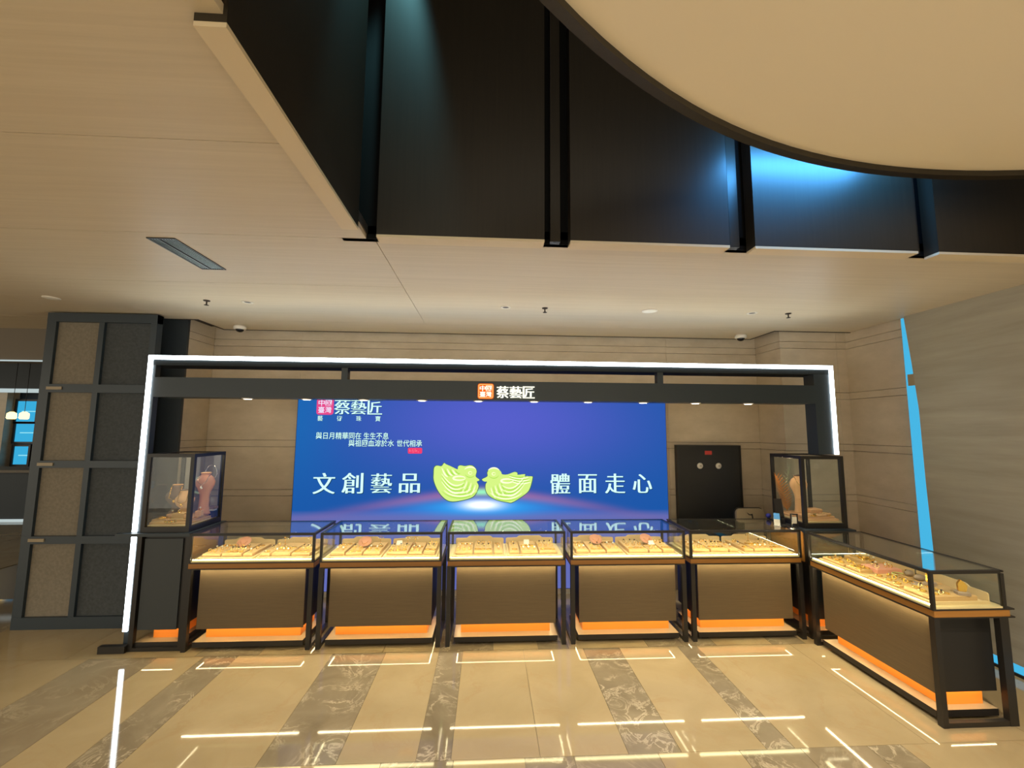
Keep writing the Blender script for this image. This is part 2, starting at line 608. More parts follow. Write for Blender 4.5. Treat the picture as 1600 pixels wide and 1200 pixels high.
for j in range(5):
    for k in range(7):
        obj('tile', B(-0.72, 0.72, -0.72, 0.72, -0.02, 0), 'floor_light', floor, (-6.93 - k * 1.45, -5.27 + j * 1.45, 0))

# ---- back wall with two piers; stone slabs with narrow bands between
wall_back = structure('wall_back', B(-3.4, 4.3, 1.25, 1.35, 0, 3.2), 'stone_cap')
bands = [0.0, 0.50, 0.565, 1.08, 1.15, 1.63, 1.705, 2.21, 2.285, 2.79, 2.87, 3.15]


def slabs(parent, x0, x1, y0, y1, splits=()):
    xs = [x0] + list(splits) + [x1]
    for a, b in zip(xs, xs[1:]):
        for z0, z1 in zip(bands, bands[1:]):
            obj('slab', B(a + .001, b - .001, y0, y1, z0 + 0.0022, z1 - 0.0022), 'stone', parent)


slabs(wall_back, -3.24, 3.27, 1.22, 1.25, (-2.24, 2.13))
pier = structure('wall_pier_right', B(3.30, 4.3, 0.80, 1.25, 0, 3.2), 'stone_cap')
slabs(pier, 3.27, 4.08, 0.77, 0.80, (3.945,))
for z0, z1 in zip(bands, bands[1:]):
    obj('slab', B(3.27, 3.30, 0.80, 1.22, z0 + .002, z1 - .002), 'stone', pier)
pier_l = structure('wall_pier_left', B(-4.3, -3.27, 0.80, 1.25, 0, 3.2), 'stone_cap')
for z0, z1 in zip(bands, bands[1:]):
    obj('slab', B(-3.27, -3.24, 0.80, 1.22, z0 + .002, z1 - .002), 'stone', pier_l)
obj('cladding', B(-4.3, -3.24, 0.77, 0.80, 0, 3.15), 'dark_clad', pier_l)

# ---- right wall: stone return, slot window, grey wall
wall_right = structure('wall_right', B(4.09, 4.2, 0.05, 1.25, 0, 3.2), 'stone_cap')
for z0, z1 in zip(bands, bands[1:]):
    obj('slab', B(4.06, 4.09, 0.02, 0.77, z0 + .002, z1 - .002), 'stone', wall_right)
wall_grey = structure('wall_right_grey', MB().prism([(-0.10, 0.09), (-0.08, 0.8), (-0.068, 1.4), (-0.066, 2.06), (-0.036, 2.5), (0.003, 2.97), (0.003, 3.2), (-6.5, 3.2), (-6.5, 0.09)], 'x', 4.0, 4.2), 'grey_wall')
win1 = structure('window_1')
obj('pane', B(4.012, 4.017, -0.16, 0.045, 0.0, 2.96), 'window_blue', win1)
obj('bracket', B(4.004, 4.012, -0.07, 0.02, 2.29, 2.40), 'grey_plastic', win1)
win2 = structure('window_2')
obj('pane', B(4.012, 4.017, -6.4, -0.16, 0.022, 0.09), 'window_blue', win2)
obj('sill', B(4.0, 4.06, -6.5, -0.11, 0.0, 0.022), 'black', win2)

# ---- ceiling: veneer panels under a slab, opened by the bulkhead recess
CZ = 2.97
ceiling = structure('ceiling', MB().box(-9, -0.78, -6.5, 1.14, CZ + .03, CZ + .08).box(-0.78, 4.06, -1.40, 0.69, CZ + .03, CZ + .08).box(-0.78, 3.165, 0.69, 1.14, CZ + .03, CZ + .08), 'stone_cap')


def cpanel(x0, x1, y0, y1):
    g = 0.002
    obj('ceiling_panel', B(x0 + g, x1 - g, y0 + g, y1 - g, CZ, CZ + .03), 'ceiling', ceiling)


ys = [-6.5, -4.9, -3.58, -2.255, -1.40]
for xa, xb in ((-9.0, -4.2), (-4.2, -0.785)):
    for a, b in zip(ys, ys[1:]):
        cpanel(xa, xb, a, b)
    cpanel(xa, min(xb, -0.738), -1.40, -0.52) if xa < -5 else cpanel(xa, -0.738, -1.40, -0.52)
cpanel(-9.0, -4.2, -0.52, 0.69)
cpanel(-4.2, -0.738, -0.52, 0.69)
cpanel(-0.738, 4.055, -1.40, 0.69)
obj('ceiling_panel', B(-3.09, 3.16, 0.692, 1.14, CZ, CZ + .03), 'ceiling', ceiling)
obj('ceiling_panel', B(-9.0, -4.3, 0.692, 1.3, CZ, CZ + .03), 'ceiling', ceiling)
trim = structure('trim_1', MB().box(-3.09, 3.16, 1.14, 1.15, CZ - .006, CZ + .09).box(-3.10, -3.09, 0.69, 1.15, CZ - .006, CZ + .09).box(3.16, 3.17, 0.69, 1.15, CZ - .006, CZ + .09)
                 .box(-3.3, -3.09, 0.69, 0.70, CZ - .006, CZ + .09).box(3.16, 4.06, 0.69, 0.70, CZ - .006, CZ + .09), 'stone_cap')
cap = structure('ceiling_slot_cap', MB().box(-4.3, 4.3, 0.70, 1.25, 3.15, 3.2).box(4.0, 4.3, -0.2, 0.8, 3.15, 3.2), 'stone_cap')

# ---- dark bulkhead panels around the recess
bulk = structure('ceiling_bulkhead')
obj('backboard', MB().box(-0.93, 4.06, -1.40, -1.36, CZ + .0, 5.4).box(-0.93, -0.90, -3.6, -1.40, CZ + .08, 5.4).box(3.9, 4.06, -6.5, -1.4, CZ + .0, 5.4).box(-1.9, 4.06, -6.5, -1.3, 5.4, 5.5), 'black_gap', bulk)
for x0, x1 in ((-0.697, 0.264), (0.417, 1.373), (1.53, 2.556), (2.69, 3.68)):
    p = obj('bulkhead_panel', B(x0, x1, -1.52, -1.43, 2.945, 5.35), 'dark_panel', bulk)
    obj('panel_foot', B(x0, x1, -1.52, -1.43, 2.93, 2.945), 'panel_foot', p)
for y0, y1 in ((-2.80, -1.60), (-3.55, -2.95)):
    p = obj('bulkhead_panel', B(-0.862, -0.775, y0, y1, 2.945, 5.35), 'dark_panel', bulk)
    obj('panel_foot', B(-0.862, -0.775, y0, y1, 2.93, 2.945), 'panel_foot', p)
for xm in (0.34, 1.452, 2.623):
    obj('groove_batten', B(xm - 0.03, xm + 0.03, -1.44, -1.40, CZ, 5.35), 'dark_panel', bulk)

# ---- round ceiling disc with a hanging rim
disc = structure('ceiling_disc')
dc, dR, dz = (2.51, -5.37), 3.675, 3.30
seg = 160
ring = [(math.cos(2 * PI * k / seg), math.sin(2 * PI * k / seg)) for k in range(seg)]
m = MB()
m.add([(dc[0] + c * (dR - .03), dc[1] + s * (dR - .03), dz + .032) for c, s in ring] + [(dc[0] + c * (dR - .03), dc[1] + s * (dR - .03), dz + .09) for c, s in ring],
      [tuple(range(seg)), tuple(range(2 * seg - 1, seg - 1, -1))])
obj('disc_face', m, 'disc', disc)
m = MB()
v, f = [], []
for rr, z in ((dR - .042, dz + .032), (dR - .042, dz), (dR, dz), (dR, dz + .12), (dR - .042, dz + .12)):
    v += [(dc[0] + c * rr, dc[1] + s * rr, z) for c, s in ring]
for i in range(5):
    for k in range(seg):
        j = (k + 1) % seg
        i2 = (i + 1) % 5
        f.append((i * seg + k, i * seg + j, i2 * seg + j, i2 * seg + k))
m.add(v, f)
obj('disc_rim', m, 'dark_panel', disc)

# ---- lobby beyond the folding partition
wall_far = structure('wall_far', B(-19, -3.0, 8.2, 8.4, 0, 4.6), 'lobby_dark')
wall_side = structure('wall_lobby_side', B(-4.3, -4.2, 1.25, 8.2, 0, 4.6), 'lobby_grey')
lob_ceil = structure('ceiling_lobby', B(-19, -4.2, 1.5, 8.4, 3.42, 3.5), 'lobby_grey')
lint = structure('trim_2', MB().box(-12, -4.3, 1.3, 1.5, 2.60, 3.08), 'lobby_grey')
obj('edge_strip', B(-12, -4.3, 1.28, 1.30, 3.0, 3.08), 'ceiling', lint)
obj('lit_edge', B(-12, -4.3, 1.285, 1.30, 2.585, 2.60), 'lit_strip', lint)
col_l = structure('column_lobby', B(-12.67, -12.38, 7.85, 8.15, 0, 3.42), 'stone')
lsoff = structure('trim_3', B(-14, -9, 7.6, 8.0, 2.76, 3.42), 'lobby_dark')
obj('lit_edge', B(-14, -9, 7.58, 7.6, 2.68, 2.78), 'lit_strip', lsoff)
win3 = structure('window_3')
fz = 8.06
for (x0, x1, z0, z1, mm) in ((-12.31, -11.83, 1.96, 2.49, 'window_far'), (-12.29, -11.82, 1.44, 1.90, 'window_far'), (-12.26, -11.90, 0.86, 1.32, 'window_far'), (-13.3, -12.78, 1.5, 2.6, 'window_far2')):
    obj('pane', B(x0, x1, fz, fz + .02, z0, z1), mm, win3)
    w = 0.05
    obj('window_frame', MB().box(x0 - w, x0, fz - .03, fz + .03, z0 - w, z1 + w).box(x1, x1 + w, fz - .03, fz + .03, z0 - w, z1 + w).box(x0, x1, fz - .03, fz + .03, z0 - w, z0).box(x0, x1, fz - .03, fz + .03, z1, z1 + w), 'black', win3)
    obj('transom', B(x0 + .12, x1 - .02, fz - .012, fz, (z0 + z1) / 2 - .012, (z0 + z1) / 2 + .012), 'window_far2', win3)

barc = thing('bar_counter', 'long dark bar counter in the lobby beyond the folding partition', 'counter', (-11, 5.2, 0))
obj('body', B(-3.5, 3.4, 0, 0.7, 0, .94), 'lobby_dark', barc)
obj('worktop', B(-3.6, 3.5, -0.06, 0.76, .94, .99), 'lobby_grey', barc)
obj('foot_strip', B(-3.5, 3.4, -0.02, 0, 0.0, 0.05), 'lit_strip', barc)
for i, x in enumerate((-11.65, -11.36)):
    t = thing('pendant_lamp', ['small glowing pendant lamp beside the stone column in the lobby', 'larger glowing pendant lamp in front of the blue lobby window'][i], 'lamp', (x, 7.3, 2.09), group='lobby pendants')
    obj('shade', MB().lathe([(0.03, 0.10), (0.085, 0.06), (0.09, -0.05), (0.07, -0.08)], 14), 'pendant_glow', t)
    obj('cord', MB().tube([(0, 0, 0.10), (0, 0, 1.30)], 0.006), 'black', t)

# ================================================================== FOLDING PARTITION
par = thing('folding_partition', 'tall dark framed folding partition with cloth panels beside the jewellery counters', 'partition', (-4.365, 0.47, 0))
pw = 1.03
hz = [(0.0, 0.105), (0.757, 0.826), (1.456, 1.522), (2.173, 2.253), (2.868, 2.955)]
for z0, z1 in hz:
    obj('rail', B(0, pw, 0, 0.08, z0, z1), 'post_dark', par)
for x0, x1 in ((0, 0.085), (0.485, 0.535), (pw - 0.06, pw)):
    obj('stile', B(x0, x1, 0.002, 0.078, 0.001, 2.953), 'post_dark', par)
for (a, b) in zip(hz, hz[1:]):
    for x0, x1, mm in ((0.085, 0.485, 'fabric'), (0.535, pw - 0.06, 'fabric_dark')):
        obj('cloth_panel', B(x0, x1, 0.03, 0.05, a[1], b[0]), mm, par)
for z in (2.213, 1.489, 0.792):
    obj('latch', B(0.07, 0.21, -0.008, 0.0, z - 0.014, z + 0.014), 'grey_plastic', par)

# ================================================================== LIT PORTAL FRAME WITH SIGN BEAM
FY = 0.05
pf = thing('portal_frame', 'dark portal frame edged with a white light strip and carrying the shop sign', 'frame', (0, 0, 0))
obj('top_bar', B(-3.06, 3.275, FY + .012, 0.30, 2.395, 2.463), 'bar_matte', pf)
obj('post', B(-3.06, -3.005, FY + .012, 0.12, 0, 2.395), 'post_dark', pf)
obj('post', B(3.09, 3.275, FY + .012, 0.20, 1.628, 2.395), 'post_dark', pf)
bm_ = obj('sign_beam', B(-3.005, 3.09, FY + .012, 0.26, 2.112, 2.288), 'post_dark', pf)
for x in (-1.36, 1.578):
    obj('tie', B(x - .028, x + .028, FY + .02, 0.14, 2.288, 2.395), 'post_dark', pf)
obj('light_strip', MB().box(-3.066, 3.281, FY, FY + .060, 2.4635, 2.481).box(-3.066, 3.281, FY, FY + .0115, 2.446, 2.4635), 'led_white', pf)
obj('light_strip', MB().box(-3.066, -3.031, FY, FY + .012, 0.955, 2.446).box(-3.066, -3.031, FY, FY + .012, 0.15, 0.915), 'led_white', pf)
obj('light_strip', B(3.246, 3.281, FY, FY + .012, 1.63, 2.446), 'led_white', pf)
for x in (-2.22, -1.70, -1.19, -0.66, -0.14, 0.38, 0.89, 1.42, 1.93, 2.45):
    d = obj('downlight', MB().lathe([(0.045, 0.0), (0.05, -0.006), (0.038, -0.009)], 16), 'white_metal', pf, (x, 0.11, 2.112))
    obj('lens', MB().lathe([(0.036, -0.0085), (0.03, -0.0115)], 14), 'spot_disc', d)
    lamp('downlight_beam', 'SPOT', (x, 0.11, 2.09), 34, (1.0, 0.90, 0.74), (x, -0.25, 0.0), 0.03, spot=math.radians(95), blend=0.9)
# sign: seal and characters
seal = [(-0.147, 2.125), (0.0, 2.125), (0.0, 2.262), (-0.147, 2.262)]


def rounded(x0, x1, z0, z1, r, n=4):
    pts = []
    for cx, cz, a0 in ((x1 - r, z0 + r, -90), (x1 - r, z1 - r, 0), (x0 + r, z1 - r, 90), (x0 + r, z0 + r, 180)):
        for k in range(n + 1):
            a = math.radians(a0 + 90 * k / n)
            pts.append((cx + r * math.cos(a), cz + r * math.sin(a)))
    return pts


sy0 = FY + .012
s_ = obj('sign_seal', MB().prism(rounded(-0.147, 0.0, 2.124, 2.264, 0.02), 'y', sy0 - 0.022, sy0), 'sign_orange', pf)
rim = MB()
outer, inner = rounded(-0.141, -0.006, 2.130, 2.258, 0.018), rounded(-0.135, -0.012, 2.136, 2.252, 0.014)
n = len(outer)
rim.add([(x, sy0 - .0235, z) for x, z in outer] + [(x, sy0 - .0235, z) for x, z in inner], [(i, (i + 1) % n, n + (i + 1) % n, n + i) for i in range(n)])
obj('seal_border', rim, emit('seal_border_glow', (255, 190, 110), 1.1), s_)
for ch, x0, z0 in (('中', -0.128, 2.196), ('國', -0.072, 2.196), ('臺', -0.128, 2.142), ('灣', -0.072, 2.142)):
    lettering('seal_character', ch, x0, x0 + 0.052, z0, z0 + 0.048, sy0 - .024, 'sign_white', s_, False)
for ch, x0, x1 in (('蔡', 0.026, 0.138), ('藝', 0.145, 0.262), ('匠', 0.268, 0.378)):
    lettering('sign_character', ch, x0, x1, 2.134, 2.242, sy0, 'sign_white', pf, True, 0.02)

# ================================================================== LED WALL
SY = 1.15
scr = thing('display_screen', 'huge blue wall screen showing two jade ducks and white calligraphy', 'screen', (0, 0, 0))
obj('housing', B(-2.225, 2.075, SY + .002, 1.218, 0.055, 2.26), 'black', scr)
pic = obj('picture', MB().add([(-2.22, SY, 0.06), (2.07, SY, 0.06), (2.07, SY, 2.25), (-2.22, SY, 2.25)], [(0, 1, 2, 3)]), 'screen', scr)
obj('base_strip', B(-2.25, 2.1, SY - .005, 1.218, 0.0, 0.055), 'white_metal', scr)
ty = SY - .003


def shade_text(name, text, x0, x1, z0, z1, serif=True, mat='text_cyan', sh=0.008):
    lettering('letter_shade', text, x0 + sh, x1 + sh, z0 - sh, z1 - sh, SY - .0015, 'text_shade', pic, serif)
    lettering(name, text, x0, x1, z0, z1, ty, mat, pic, serif)


for ch, x0, x1, z0, z1 in (('文', -2.005, -1.761, 1.112, 1.342), ('創', -1.687, -1.450, 1.116, 1.343), ('藝', -1.366, -1.129, 1.118, 1.338), ('品', -1.050, -0.813, 1.122, 1.336),
                           ('體', 0.683, 0.914, 1.108, 1.338), ('面', 1.006, 1.229, 1.116, 1.331), ('走', 1.323, 1.562, 1.114, 1.339), ('心', 1.651, 1.882, 1.118, 1.332)):
    shade_text('screen_character', ch, x0, x1, z0, z1)
for ch, x0, x1 in (('蔡', -1.812, -1.632), ('藝', -1.628, -1.447), ('匠', -1.436, -1.269)):
    shade_text('screen_character', ch, x0, x1, 2.006, 2.180, sh=0.006)
for k, ch in enumerate('藝術珠寶'):
    x = -1.993 + k * 0.2165
    shade_text('screen_character', ch, x, x + 0.058, 1.928, 1.988, False, sh=0.003)
for text, x0, x1, z0, z1 in (('與日月精華同在', -2.001, -1.495, 1.722, 1.800), ('生生不息', -1.468, -1.186, 1.722, 1.800), ('與祖國血溶於水', -1.633, -1.122, 1.640, 1.717), ('世代相承', -1.090, -0.803, 1.640, 1.717)):
    shade_text('screen_line', text, x0, x1, z0, z1, False, sh=0.004)
obj('picture_seal', MB().add([(x, ty, z) for x, z in rounded(-2.010, -1.818, 1.998, 2.195, 0.03)], [tuple(range(20))]), 'seal_pink', pic)
for ch, x0, z0 in (('中', -1.990, 2.100), ('國', -1.912, 2.100), ('臺', -1.990, 2.020), ('灣', -1.912, 2.020)):
    lettering('seal_character', ch, x0, x0 + 0.070, z0, z0 + 0.070, ty - .001, 'seal_text', pic, False)
obj('picture_stamp', MB().add([(x, ty, z) for x, z in rounded(-0.962, -0.800, 1.562, 1.628, 0.015)], [tuple(range(20))]), 'stamp_red', pic)
m = MB()
for k in range(16):     # illegible signature strokes inside the stamp
    x, zz = random.uniform(-0.952, -0.825), random.uniform(1.572, 1.608)
    a = random.choice((0.1, 1.4, 1.6, 0.0, 2.4))
    dx, dz2 = .016 * math.cos(a), .016 * math.sin(a) * .7
    m.add([(x, ty - .001, zz), (x + .003, ty - .001, zz - .003), (x + dx + .003, ty - .001, zz + dz2), (x + dx, ty - .001, zz + dz2 + .003)], [(0, 1, 2, 3)])
obj('stamp_strokes', m, emit('stamp_stroke_pink', (238, 130, 150), 1.0), pic)

DL = [(-0.657, 1.404), (-0.627, 1.427), (-0.575, 1.421), (-0.546, 1.456), (-0.524, 1.443), (-0.463, 1.417), (-0.41, 1.392), (-0.389, 1.387), (-0.385, 1.417), (-0.359, 1.43), (-0.307, 1.422), (-0.255, 1.431), (-0.215, 1.422), (-0.184, 1.392), (-0.173, 1.358), (-0.183, 1.306), (-0.143, 1.272), (-0.143, 1.259), (-0.169, 1.246), (-0.151, 1.212), (-0.151, 1.178), (-0.18, 1.11), (-0.231, 1.067), (-0.334, 1.038), (-0.437, 1.025), (-0.506, 1.042), (-0.568, 1.093), (-0.621, 1.17), (-0.658, 1.263), (-0.661, 1.34)]
DR = [(-0.109, 1.272), (-0.048, 1.306), (-0.049, 1.349), (-0.023, 1.388), (0.025, 1.403), (0.069, 1.392), (0.109, 1.358), (0.122, 1.33), (0.183, 1.328), (0.262, 1.356), (0.298, 1.345), (0.302, 1.324), (0.386, 1.331), (0.386, 1.306), (0.465, 1.307), (0.472, 1.281), (0.448, 1.186), (0.413, 1.126), (0.325, 1.062), (0.238, 1.013), (0.186, 1.015), (0.064, 1.041), (-0.024, 1.088), (-0.063, 1.144), (-0.067, 1.212), (-0.052, 1.246), (-0.082, 1.248)]


def smooth_poly(P, n=3):
    out = []
    N = len(P)
    for i in range(N):
        p0, p1, p2, p3 = P[i - 1], P[i], P[(i + 1) % N], P[(i + 2) % N]
        for k in range(n):
            t = k / n
            out.append(tuple(0.5 * ((2 * p1[a]) + (-p0[a] + p2[a]) * t + (2 * p0[a] - 5 * p1[a] + 4 * p2[a] - p3[a]) * t * t + (-p0[a] + 3 * p1[a] - 3 * p2[a] + p3[a]) * t ** 3) for a in (0, 1)))
    return out


def flat_poly(P, y):
    return MB().add([(x, y, z) for x, z in P], [tuple(range(len(P)))])


def stroke(P, w, y, m):
    """ribbon along the polyline P, tapering at both ends"""
    n = len(P)
    v = []
    for i, (x, z) in enumerate(P):
        a, b = P[max(0, i - 1)], P[min(n - 1, i + 1)]
        dx, dz = b[0] - a[0], b[1] - a[1]
        L = math.hypot(dx, dz) or 1
        ww = w * (0.25 + 0.75 * math.sin(PI * i / (n - 1)))
        v += [(x - dz / L * ww, y, z + dx / L * ww), (x + dz / L * ww, y, z - dx / L * ww)]
    m.add(v, [(2 * i, 2 * i + 1, 2 * i + 3, 2 * i + 2) for i in range(n - 1)])


def arc(cx, cz, rx, rz, a0, a1, n=14):
    return [(cx + rx * math.cos(math.radians(a0 + (a1 - a0) * k / n)), cz + rz * math.sin(math.radians(a0 + (a1 - a0) * k / n))) for k in range(n + 1)]


def duck_picture(P, cx, cz, flip, head, wing):
    """flat picture of a carved jade duck with feather lines"""
    S = smooth_poly(P)
    mx = sum(p[0] for p in S) / len(S)
    mz = sum(p[1] for p in S) / len(S)
    edge = [(mx + (x - mx) * 1.03, mz + (z - mz) * 1.035) for x, z in S]
    o = obj('duck_picture', flat_poly(edge, SY - .0015), 'duck_dark', pic)
    obj('duck_body', flat_poly(S, SY - .003), 'duck', o)
    lt, md = MB(), MB()
    for k in range(5):            # belly feather arcs
        r = 0.12 + 0.024 * k
        stroke(arc(cx, cz, r * 1.15, r * 0.82, 215, 325), 0.007, SY - .0045, lt if k % 2 else md)
    for k in range(6):            # tail and wing feather lines
        a = k / 5
        x0, z0 = wing[0][0] + (wing[1][0] - wing[0][0]) * a, wing[0][1] + (wing[1][1] - wing[0][1]) * a
        x1, z1 = wing[2][0] + (wing[3][0] - wing[2][0]) * a, wing[2][1] + (wing[3][1] - wing[2][1]) * a
        q = [(x0 + (x1 - x0) * t / 8, z0 + (z1 - z0) * t / 8 - 0.02 * math.sin(PI * t / 8)) for t in range(9)]
        stroke(q, 0.009, SY - .0045, md if k % 2 else lt)
    sg = -1 if flip else 1
    for k in range(6):            # breast feathers under the bill
        x0 = cx + sg * (0.055 + 0.024 * k)
        stroke([(x0 - sg * 0.05 * (t / 8) ** 1.5, cz + 0.03 - 0.012 * k - 0.12 * t / 8) for t in range(9)], 0.006, SY - .0048, lt if k % 2 else md)
    for k in range(5):            # folded wing: long lines sweeping up to the tail
        stroke([(cx + sg * (0.05 - 0.26 * t / 10), cz - 0.005 - 0.022 * k + 0.10 * (t / 10) ** 2 - 0.05 * math.sin(PI * t / 10)) for t in range(11)], 0.007, SY - .0049, md if k % 2 else lt)
    stroke(arc(cx - sg * 0.01, cz + 0.045, 0.07, 0.022, 0, 359), 0.010, SY - .0050, lt)
    stroke(arc(head[0], head[1], 0.062, 0.05, 200 if not flip else -20, 330 if not flip else -150), 0.005, SY - .0045, md)
    stroke(arc(head[0], head[1], 0.02, 0.016, 0, 359), 0.004, SY - .0045, lt)
    stroke(arc(head[0], head[1] + .012, 0.075, 0.055, 30, 150), 0.008, SY - .0045, lt)
    obj('feather_light', lt, 'duck_light', o)
    obj('feather_line', md, 'duck_mid', o)


duck_picture(DL, -0.36, 1.24, False, (-0.245, 1.345), ((-0.57, 1.40), (-0.42, 1.38), (-0.50, 1.30), (-0.36, 1.34)))
duck_picture(DR, 0.17, 1.21, True, (0.025, 1.335), ((0.22, 1.25), (0.20, 1.32), (0.45, 1.24), (0.42, 1.31)))

# ================================================================== UTILITY DOOR
dr = structure('door_1')
tag(dr, 'black flush utility door in the stone back wall', None)
obj('door_leaf', B(2.213, 2.963, 1.16, 1.215, 0.02, 1.655), 'black_dull', dr)
obj('door_frame', MB().box(2.195, 2.213, 1.15, 1.218, 0, 1.673).box(2.963, 2.981, 1.15, 1.218, 0, 1.673).box(2.213, 2.963, 1.15, 1.218, 1.655, 1.673), 'black', dr)
for x in (2.474, 2.70):
    k = obj('door_lock', MB().lathe([(0.034, 0), (0.036, 0.006), (0.026, 0.016)], 16), 'white_metal', dr, (x, 1.16, 1.43), (PI / 2, 0, 0))
    obj('keyhole', MB().box(-0.012, 0.012, -0.005, 0.005, 0.016, 0.019), 'grey_plastic', k)
obj('red_plate', B(2.54, 2.622, 1.152, 1.16, 1.562, 1.606), 'red', dr)

# ================================================================== GLASS COUNTERS
H, ZB, ZR, D = 0.95, 0.711, 0.653, 0.509


def build_counter(label, Wc):
    t = thing('jewellery_counter', label, 'counter', group='glass jewellery counters')
    obj('body', B(.085, Wc - .085, .062, D - .03, .165, .648), 'black_dull', t)
    obj('front_panel', B(.082, Wc - .082, .048, .062, .16, .646), 'front', t)
    obj('plinth', B(.125, Wc - .125, .12, D - .09, .065, .165), 'plinth', t)
    obj('ledge', B(.07, Wc - .07, .03, D - .05, .022, .065, mi=0, top=1), ['black', 'ledge'], t)
    for x in (0.0, Wc - .037):
        for y in (0.0, D - .06):
            obj('leg', B(x, x + .037, y, y + (.037 if y == 0 else .06), 0, ZR), 'black', t)
        obj('foot_rail', B(x + .002, x + .035, .037, D - .06, 0, .03), 'black', t)
    obj('rail_band', B(.004, Wc - .004, .008, D + .02, ZR + .008, ZB - .008), 'rail', t)
    obj('rail_lip', B(0, Wc, 0, D + .05, ZR, ZR + .008), 'black', t)
    obj('rail_lip', B(0, Wc, 0, D + .05, ZB - .008, ZB), 'black', t)
    obj('deck', B(.008, Wc - .008, .008, D - .008, ZB, ZB + .010), 'deck', t)
    b = .020
    for x in (0, Wc - b):
        for y in (0, D - b):
            obj('corner_post', B(x, x + b, y, y + b, ZB, H - b), 'black', t)
        obj('top_bar', B(x, x + b, b, D - b, H - b, H), 'black', t)
    obj('top_bar', B(0, Wc, 0, b, H - b, H), 'black', t)
    obj('top_bar', B(0, Wc, D - .012, D, H - .012, H), 'black', t)
    g = .005
    obj('front_glass', B(b, Wc - b, .006, .006 + g, ZB + .010, H - b), 'glass', t)
    obj('back_glass', B(b, Wc - b, D - .006 - g, D - .006, ZB + .010, H - .012), 'glass', t)
    for x in (.006, Wc - .006 - g):
        obj('side_glass', B(x, x + g, b, D - b, ZB + .010, H - b), 'glass', t)
    obj('top_glass', B(b, Wc - b, b, D - .012, H - .006, H - .001), 'glass', t)
    # light strips: under the top bar, along the deck, under the rail, under the body
    obj('light_strip', B(b + .01, Wc - b - .01, .007, .039, H - b - .0003, H - b), 'led_case', t)
    obj('light_strip', B(b + .01, Wc - b - .01, .012, .024, ZB + .010, ZB + .020, 0, 1), ['led_case_low', 'led_case_up'], t)
    obj('light_strip', B(.055, Wc - .055, .010, .024, ZR - .0003, ZR), 'led_rail', t)
    obj('light_strip', B(.09, Wc - .09, .066, .078, .164, .165), 'led_foot', t)
    for x in (.09, Wc - .10):
        obj('light_strip', B(x, x + .01, .08, D - .06, .164, .165), 'led_foot', t)
    for x in (.005, Wc - .015):
        obj('light_strip', B(x, x + .010, .05, D - .05, H - b - .0003, H - b), 'led_side', t)
    return t


ORD = ['first', 'second', 'third', 'fourth', 'fifth']
CW, CG, CX = 1.0387, 0.0452, -2.5578
CLAB = '{} glass jewellery counter from the folding partition, {}'
CDET = ['touching the dark base cabinet', 'below the big white calligraphy', 'below the jade duck picture', 'below the later four big characters', 'in front of the black utility door']
c1 = build_counter(CLAB.format(ORD[0], CDET[0]), CW)
c1.location = (CX, 0, 0)
for i in range(1, 5):
    dup(c1, (CX + i * (CW + CG), 0, 0), 0, CLAB.format(ORD[i], CDET[i]))
C6W, C6X, C6Y = 1.0817, 2.8247, -0.0734
c6 = build_counter('glass jewellery counter turned end-on beside the grey wall', C6W)
c6.location = (C6X, C6Y, 0)
c6.rotation_euler = (0, 0, -PI / 2)

# ---- jewellery: prototypes far below are moved, first use takes the prototype itself
PRO = {}


def proto(kind, name, cat, parts):
    t = thing(name, 'x', cat)
    for n, mb, mats in parts:
        obj(n, mb, mats, t)
    PRO[kind] = [t, False]


def single(kind, name, cat, mb, mats):
    o = obj(name, mb, mats)
    o['category'] = cat
    o.scale = (1.35, 1.35, 1.35)
    PRO[kind] = [o, False]


def put(kind, loc, rz, label, group=None):
    t, used = PRO[kind]
    if used:
        o = dup(t, loc, rz, label)
    else:
        PRO[kind][1] = True
        t.location = loc
        t.rotation_euler = (t.rotation_euler[0], t.rotation_euler[1], rz)
        t['label'] = label
        o = t
    if group:
        o['group'] = group
    elif 'group' in o:
        del o['group']
    return o


single('ring', 'gold_ring', 'ring', MB().torus(.0095, .0024, (0, 0, .0085), 1.15, 14, 6).ball(.0042, (0, .0045, .0175), seg=8, rings=5, mi=1), ['gold', 'silver'])
single('ring_dark', 'gem_ring', 'ring', MB().torus(.0095, .0024, (0, 0, .0085), 1.15, 14, 6).ball(.0055, (0, .0045, .0180), seg=8, rings=5, mi=1), ['goldpale', 'gem_dark'])
single('earring', 'pearl_earring', 'earring', MB().torus(.006, .0016, (0, 0, .0072), PI / 2, 12, 5).ball(.0058, (0, 0, .0185), seg=8, rings=6, mi=1), ['gold', 'card'])
m = MB()
pts = [(.017 * math.cos(a), .012 * math.sin(a), .003) for a in [2 * PI * k / 14 for k in range(14)]]
m.tube(pts, .0022, 5, 0, True)
m.ball(.006, (0, -.0155, .004), 1, 1.2, .6, 8, 5, 1)
single('pendant', 'gold_pendant', 'pendant', m, ['gold', 'goldpale'])
single('bangle', 'gold_bangle', 'bangle', MB().torus(.027, .0042, (0, 0, .0045), 0, 20, 7), ['gold'])
m = MB().torus(.030, .0030, (0, 0, .004), 0, 20, 6)
for k in range(5):
    a = PI * (1.2 + k * .15)
    m.ball(.006, (.030 * math.cos(a), .030 * math.sin(a), .006), seg=8, rings=5, mi=1)
single('jadebangle', 'jade_bangle', 'bangle', m, ['jade', 'gold'])
